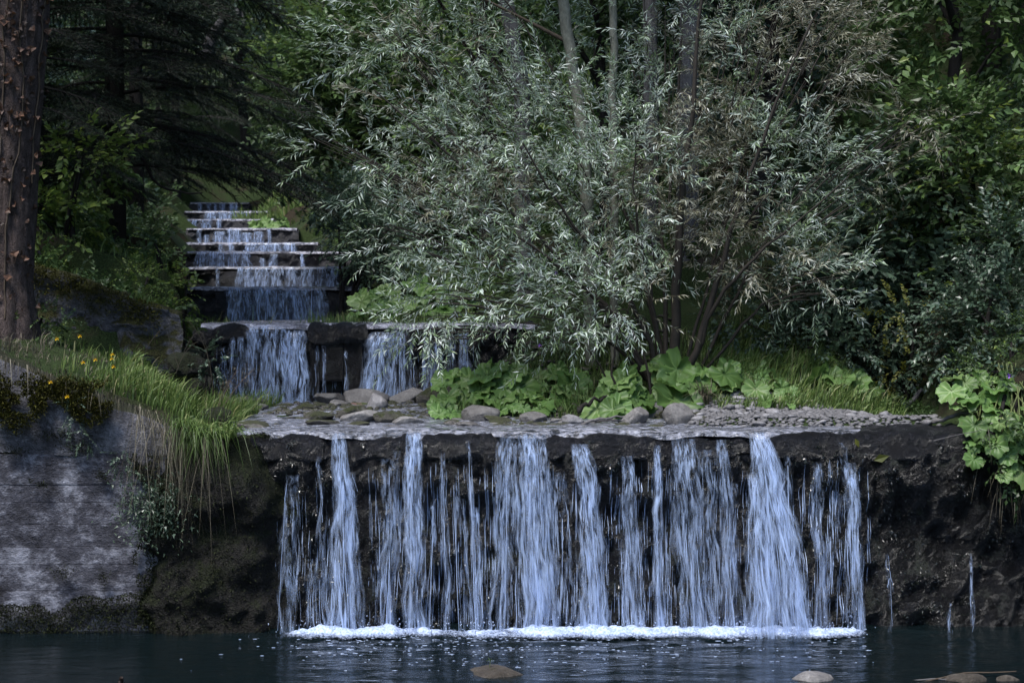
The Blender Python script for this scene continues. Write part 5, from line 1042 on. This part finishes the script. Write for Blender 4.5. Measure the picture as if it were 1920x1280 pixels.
def butterbur(label, cx, Y, lo, hi, rx, n, size, dY=0.35, group=None, face=0.55, name='butterbur_plant'):
    """leaves spread over rows lo..hi (px) around column cx"""
    m = Y / F; base = PT(cx, max(Y, 14.95)); t = thing(name, label, 'plant', base, group)
    n = int(n * 1.35)
    for i in range(n):
        u = (i + R.random()) / n; px = cx + rx * R.uniform(-1, 1); py = hi + (lo - hi) * u ** .9 + 0.25 * abs(px - cx); yq = Y - dY * (u * 1.6 - .6) + R.normal(0, .08); p = at(px, py, yq); g = float(T(p[0], p[1])) if p[1] > 14.66 else -9
        if p[2] < g + .06: p[2] = g + .06 + .05 * R.random()
        out = np.array([(px - cx) / rx * .45 + R.normal(0, .3), -face + R.normal(0, .32), 1.0]); out /= np.linalg.norm(out); D = np.cross(np.cross(out, np.array([(px - cx) / rx + R.normal(0, .5), -1.0, 0])), out)
        Rm = frame_dir(D[None], out)[0]; s = size * .80 * R.uniform(.5, 1.2); o = bpy.data.objects.new('leaf', BB[R.integers(12)]); COL.objects.link(o); o.parent = t; mm = Matrix(Rm.tolist()).to_4x4(); mm.translation = Vector(p - base); o.matrix_local = mm @ Matrix.Scale(float(s), 4)
        b = base + np.array([R.normal(0, .08), R.normal(0, .06), -.03]); ct = (b + p) / 2 + np.array([0, 0, .12 * (p[2] - b[2] + .1)]); obj('stalk', *tube(bez(b, ct, p, 6), np.linspace(.010, .006, 6), 5), M['stalk'], t, base, True)
butterbur('butterbur clump drooping beside the strands at the end of the second weir', 880, 16.9, 745, 690, 45, 13, .48)
butterbur('butterbur clump with flat layered leaves under the left willow branches', 950, 16.6, 755, 680, 60, 17, .55)
butterbur('butterbur clump in the middle of the shaded patch under the willow', 1030, 16.8, 760, 675, 60, 15, .55)
butterbur('small butterbur trailing leaves onto the mossy slab', 825, 16.1, 775, 742, 32, 7, .30)
butterbur('low butterbur leaves behind the rounded grey boulder', 985, 16.2, 765, 735, 50, 8, .36)
butterbur('bright green butterbur clump left of the leaning shard', 1165, 16.0, 765, 715, 45, 13, .42)
butterbur('butterbur with the largest leaves in front of the willow stems', 1225, 16.3, 740, 665, 60, 14, .60)
butterbur('tall butterbur clump beside the dry grass tuft', 1310, 16.5, 725, 668, 65, 14, .50)
butterbur('butterbur leaves rising out of the grass right of the dry tuft', 1415, 16.6, 730, 685, 50, 9, .36)
butterbur('small glossy butterbur in the grass above the pebbles', 1465, 16.1, 755, 728, 35, 6, .27)
butterbur('pale wide butterbur leaves at the right end of the grass mound', 1575, 16.8, 725, 690, 45, 7, .52)
butterbur('pale butterbur leaf cluster beside the dark gully', 1610, 16.7, 750, 715, 22, 5, .36)
butterbur('butterbur plant at the bank edge above the right end of the weir', 1830, 14.75, 760, 695, 60, 12, .34)
butterbur('butterbur leaves hanging over the right end of the weir', 1850, 14.3, 860, 760, 45, 11, .32, .2, None, .9)
butterbur('drooping butterbur at the right corner of the weir', 1900, 14.2, 900, 740, 40, 12, .36, .2, None, .9)
butterbur('sunlit butterbur clump on the step above the second weir', 705, 21.5, 590, 535, 40, 16, .42)
butterbur('dense butterbur clump right of the sunlit one above the second weir', 770, 21.8, 585, 522, 45, 16, .46)
butterbur('butterbur leaves partly behind willow tips above the second weir', 840, 21.6, 590, 530, 45, 12, .42)
butterbur('distant leafy clump growing on a narrow step', 500, 46.5, 426, 407, 32, 16, .52, .8, None, .55, 'leafy_clump')

# ------------------------------------------------------------------ grass
def blades(pts, h, lean, bend, width, droop=0.0):
    n = len(pts); t = np.array([0, .3, .6, .85, 1.0]); h = np.broadcast_to(h, (n,)); az = R.uniform(0, 6.283, n); L = np.stack([np.cos(az), np.sin(az), 0 * az], 1) * R.uniform(.2, 1, n)[:, None] + np.array(lean); b = R.uniform(.3, 1.0, n) * bend
    C = pts[:, None] + h[:, None, None] * (np.array([0, 0, 1.0]) * (t[None, :, None] - (.55 * b[:, None] * t ** 2.2)[..., None] - droop * (t ** 2)[None, :, None]) + L[:, None] * (b[:, None] * t[None] ** 1.7 * .8)[..., None])
    wv = np.stack([-np.sin(az), np.cos(az), 0 * az], 1) + R.normal(0, .3, (n, 3)); wd = width * R.uniform(.6, 1.3, n)[:, None, None] * np.array([1, .95, .75, .4, .04])[None, :, None]
    V = np.stack([C - wv[:, None] * wd, C + wv[:, None] * wd], 2).reshape(-1, 3); q = np.array([(2 * k, 2 * k + 1, 2 * k + 3, 2 * k + 2) for k in range(4)]); Fa = (q[None] + (np.arange(n) * 10)[:, None, None]).reshape(-1, 4); return V, Fa, np.repeat(R.random(n), 10)
def grass(label, n, xr, yr, hr, lean, bend, width, m='grass', dens=None, droop=0.0):
    x = R.uniform(*xr, n); y = R.uniform(*yr, n)
    if dens is not None: k = dens(x, y); x, y = x[k], y[k]
    p = np.stack([x, y, T(x, y) - .01], 1); cl = np.clip(.7 + .6 * fb2(x, y, 2.5, 1800, 2), .25, 1.4); V, Fa, r = blades(p, R.uniform(*hr, len(x)) * cl, lean, bend, width, droop)
    return props(obj('grass', V, Fa, M[m], rnd=r), label, 'grass', None, 'stuff')
grass('bright green grass on top of the concrete wall', 5200, (-4.75, -2.95), (14.45, 16.6), (.16, .42), (.35, -.15, 0), .9, .0055, dens=lambda x, y: (x > -4.4 + .5 * (y - 14.5) * 0) | (R.random(len(x)) < .2))
grass('pale dry grass at the left end of the concrete wall', 1500, (-6.5, -3.9), (14.3, 15.8), (.08, .24), (.3, -.3, 0), 1.2, .004, 'drygrass')
grass('tall grass mound right of the butterbur', 5600, (X(1330, 16.5), X(1660, 16.5)), (15.7, 17.8), (.18, .46), (.45, -.2, 0), .9, .0055)
grass('thin grass under the butterbur leaves', 4200, (X(850, 16.5), X(1340, 16.5)), (15.9, 17.6), (.12, .34), (0, -.2, 0), .8, .005)
grass('grass around the butterbur above the second weir', 2600, (X(590, 21), X(930, 21)), (19.3, 24.0), (.15, .4), (-.1, -.2, 0), .8, .007)
grass('grassy patch beside the topmost steps', 1800, (X(470, 52), X(600, 52)), (48, 60), (.4, .9), (-.2, -.2, 0), .8, .02)
grass('sparse grass on the left terrace edge', 2600, (-7.6, -4.2), (16.0, 21.5), (.10, .30), (.2, -.2, 0), .9, .006)
grass('grass on the left bank beside the second weir', 1600, (-4.7, -3.0), (16.2, 19.2), (.15, .45), (.4, -.2, 0), 1.0, .006)
# hanging dry grass and roots over the wall
hc = np.array([-3.42, -3.33, -3.28, -3.05, -3.6])[R.integers(0, 5, 420)]; pts = np.stack([hc + R.normal(0, .05, 420), R.uniform(13.9, 14.15, 420), 0 * R.random(420)], 1); pts[:, 2] = T(pts[:, 0], 14.75 + 0 * pts[:, 0], False) - R.random(420) * .12
V, Fa, r = blades(pts, R.uniform(.12, 1.0, 420) ** 1.4 * .9, (.15, -.2, 0), 1.4, .0018, 1.7); props(obj('hanging_grass', V, Fa, M['drygrass'], rnd=r), 'long withered grass hanging down over the mossy abutment', 'grass', None, 'stuff')
pts = np.stack([R.normal(-3.12, .14, 420), R.uniform(13.9, 14.15, 420), 0 * R.random(420)], 1); pts[:, 2] = T(pts[:, 0], 14.75 + 0 * pts[:, 0], False) + .02
V, Fa, r = blades(pts, R.uniform(.15, .6, 420), (.1, -.25, 0), 1.3, .0035, 1.1); props(obj('hanging_tuft', V, Fa, M['grass'], rnd=r * .7), 'thick green grass tuft drooping over the mossy abutment', 'grass', None, 'stuff')
pts = np.stack([R.uniform(-3.3, -2.75, 320), R.uniform(14.0, 14.4, 320), 0 * R.random(320)], 1); pts[:, 2] = T(pts[:, 0], 14.75 + 0 * pts[:, 0], False)
V, Fa, r = blades(pts, R.uniform(.2, .45, 320), (.3, -.4, 0), 1.3, .006, .35); props(obj('edge_grass', V, Fa, M['grass'], rnd=r), 'green grass tuft arching over the corner of abutment and weir', 'grass', None, 'stuff')
pts = np.stack([R.uniform(-6, -3.6, 240), R.uniform(13.98, 14.1, 240), 0 * R.random(240)], 1); pts[:, 2] = T(pts[:, 0], 14.75 + 0 * pts[:, 0], False) + .02
V, Fa, r = blades(pts, R.uniform(.15, .4, 240), (.1, -.3, 0), .6, .0035, 1.4); props(obj('wall_grass', V, Fa, M['drygrass'], rnd=r), 'pale dry grass drooping over the mossy wall head', 'grass', None, 'stuff')
bt = np.array([X(1318, 16.0), 16.0, 0]); pts = bt + np.stack([R.normal(0, .05, 130), R.normal(0, .05, 130), 0 * R.random(130)], 1); pts[:, 2] = T(pts[:, 0], pts[:, 1])
V, Fa, r = blades(pts, R.uniform(.3, .55, 130), (-.15, -.3, 0), 1.2, .005, .2); props(obj('dry_grass_tuft', V, Fa, M['drygrass'], rnd=r), 'bleached dry grass tuft between butterbur and pebbles', 'grass', None, 'stuff')
bt = np.array([X(1895, 14.1), 14.1, Z(900, 14.1)]); pts = bt + np.stack([R.normal(0, .15, 60), R.normal(0, .04, 60), R.normal(0, .12, 60)], 1)
V, Fa, r = blades(pts, R.uniform(.15, .5, 60), (-.1, -.1, 0), 1.0, .003, 1.6); props(obj('hanging_roots', V, Fa, M['drygrass'], rnd=r), 'bare roots hanging beneath the drooping butterbur', 'roots', None, 'stuff')
# dock stalks with seed heads and long dry stems on the left bank
for i, (px, py, lb) in enumerate(((446, 692, 'dry brown seed-headed stalks in front of the left thin strands'), (478, 690, 'dry seed stalk beside the left broad fall'), (430, 712, 'short dry seed stalk at the bank edge'))):
    b = PT(400, 15.6); tip = at(px, py, 15.6); t = thing('seed_stalk', lb, 'plant', b); C = bez(b, (b + tip) / 2 + (0, 0, .12), tip, 8); obj('stalk', *tube(C, np.linspace(.005, .002, 8), 5), M['seed'], t, b, True)
    n = 90; u = R.uniform(.55, 1.0, n); Pq = np.stack([np.interp(u, np.linspace(0, 1, 8), C[:, j]) for j in range(3)], 1) + R.normal(0, .05, (n, 3)); Vx, Fx, rx = scatter(leaf_shape(.35), LEAF_T, Pq, frame_dir(R.normal(size=(n, 3)) + np.array([.3, 0, .2])), R.uniform(.02, .045, n)); obj('seed_head', Vx, Fx, M['drygrass'], t, b, rnd=rx * .6)
for i, (a, b_, c) in enumerate((((335, 690), (320, 640), (312, 622)), ((330, 700), (345, 650), (372, 640)), ((400, 740), (395, 640), (352, 600)), ((345, 660), (385, 570), (391, 690)), ((440, 870), (425, 800), (405, 770)), ((300, 620), (260, 660), (270, 700)))):
    C = bez(at(*a, 14.7), at(*b_, 14.7), at(*c, 14.7), 8); o = obj('dry_stem', *tube(C, np.linspace(.005, .002, 8), 4), M['drygrass'], None, C[0], True); props(o, 'thin bleached grass stem arching on the left bank', 'stem', 'bleached stems of the left bank')
# flowers
def flower(px, py, Y, m, label, r=.022, group=None, name='flower'):
    p = at(px, py, Y); g = p.copy(); g[2] = float(T(p[0], max(p[1], 14.7))) if p[1] > 14.3 else p[2] - .15; g[1] += .05
    g[2] = min(g[2], p[2] - .04); t = thing(name, label, 'flower', g, group); obj('stem', *tube(bez(g, (g + p) / 2 + (.01, 0, 0), p, 5), .0022, 4), M['stalk'], t, g)
    for k in range(7):
        a = k / 7 * 6.283; d = np.array([[math.cos(a), -.35 + .5 * math.sin(a) * .4, math.sin(a) * .55 + .35]]); Vx, Fx, _ = scatter(leaf_shape(.6), LEAF_T, p[None], frame_dir(d), r * 1.3); obj('petal', Vx, Fx, M[m], t, g)
for px, py, lb in ((107, 636, 'yellow flower before the terrace weeds'), (150, 631, 'yellow flower below the mossy block wall'), (211, 665, 'upper of two yellow flowers in the green grass'), (210, 673, 'lower of two close yellow flowers in the green grass'), (179, 675, 'yellow flower at the dry rim of the wall'), (156, 680, 'yellow flower at the rim beside the moss'), (213, 688, 'yellow flower at the lower edge of the green grass'), (95, 717, 'small yellow flower hanging on the moss cushion'), (126, 744, 'yellow flower at the lower moss edge')):
    flower(px, py, 14.5 if py < 700 else 13.95, 'yellow', lb, .024, 'yellow flowers of the left bank')
for px, py, Yq, lb in ((1042, 513, 16.2, 'purple flower amid the willow leaves'), (1012, 648, 16.2, 'purple flower above the layered butterbur leaves'), (1083, 634, 16.2, 'purple flower by the slanting willow stems'), (1892, 706, 14.4, 'large purple flower above the right butterbur')):
    flower(px, py, Yq, 'purple', lb, .035 if px > 1800 else .026, 'purple flowers')
# single leaves stuck on the weir, sprig on the boulder
for px, py, s, rz, lb in ((1638, 863, .17, .3, 'yellow fallen leaf stuck on the wet weir face'), (1603, 822, .10, -1.1, 'small yellow fallen leaf below the right lip')):
    Vx, Fx, rx = scatter(leaf_shape(.5), LEAF_T, at(px, py, 14.08)[None], frame_dir(np.array([[math.cos(rz), 0, math.sin(rz)]]), (0, -1, .2)), s); props(obj('fallen_leaf', Vx, Fx, M['yellow_leaf'], None, at(px, py, 14.08), rnd=rx), lb, 'leaf')
sp = at(918, 1250, 12.55); t = thing('sprig', 'tiny green sprig sprouting from the mossy brown boulder', 'plant', sp); obj('stem', *tube(bez(sp - (0, 0, .03), sp + (0, 0, .03), sp + (.01, 0, .06), 4), .003, 4), M['stalk'], t, sp)
Vx, Fx, rx = scatter(leaf_shape(.4), LEAF_T, np.repeat((sp + (.005, 0, .045))[None], 4, 0), frame_dir(np.array([[1, -.2, .6], [-1, -.2, .6], [.3, -.5, 1], [-.4, .3, 1]])), .05); obj('leaves', Vx, Fx, M['broad_light'], t, sp, rnd=rx)
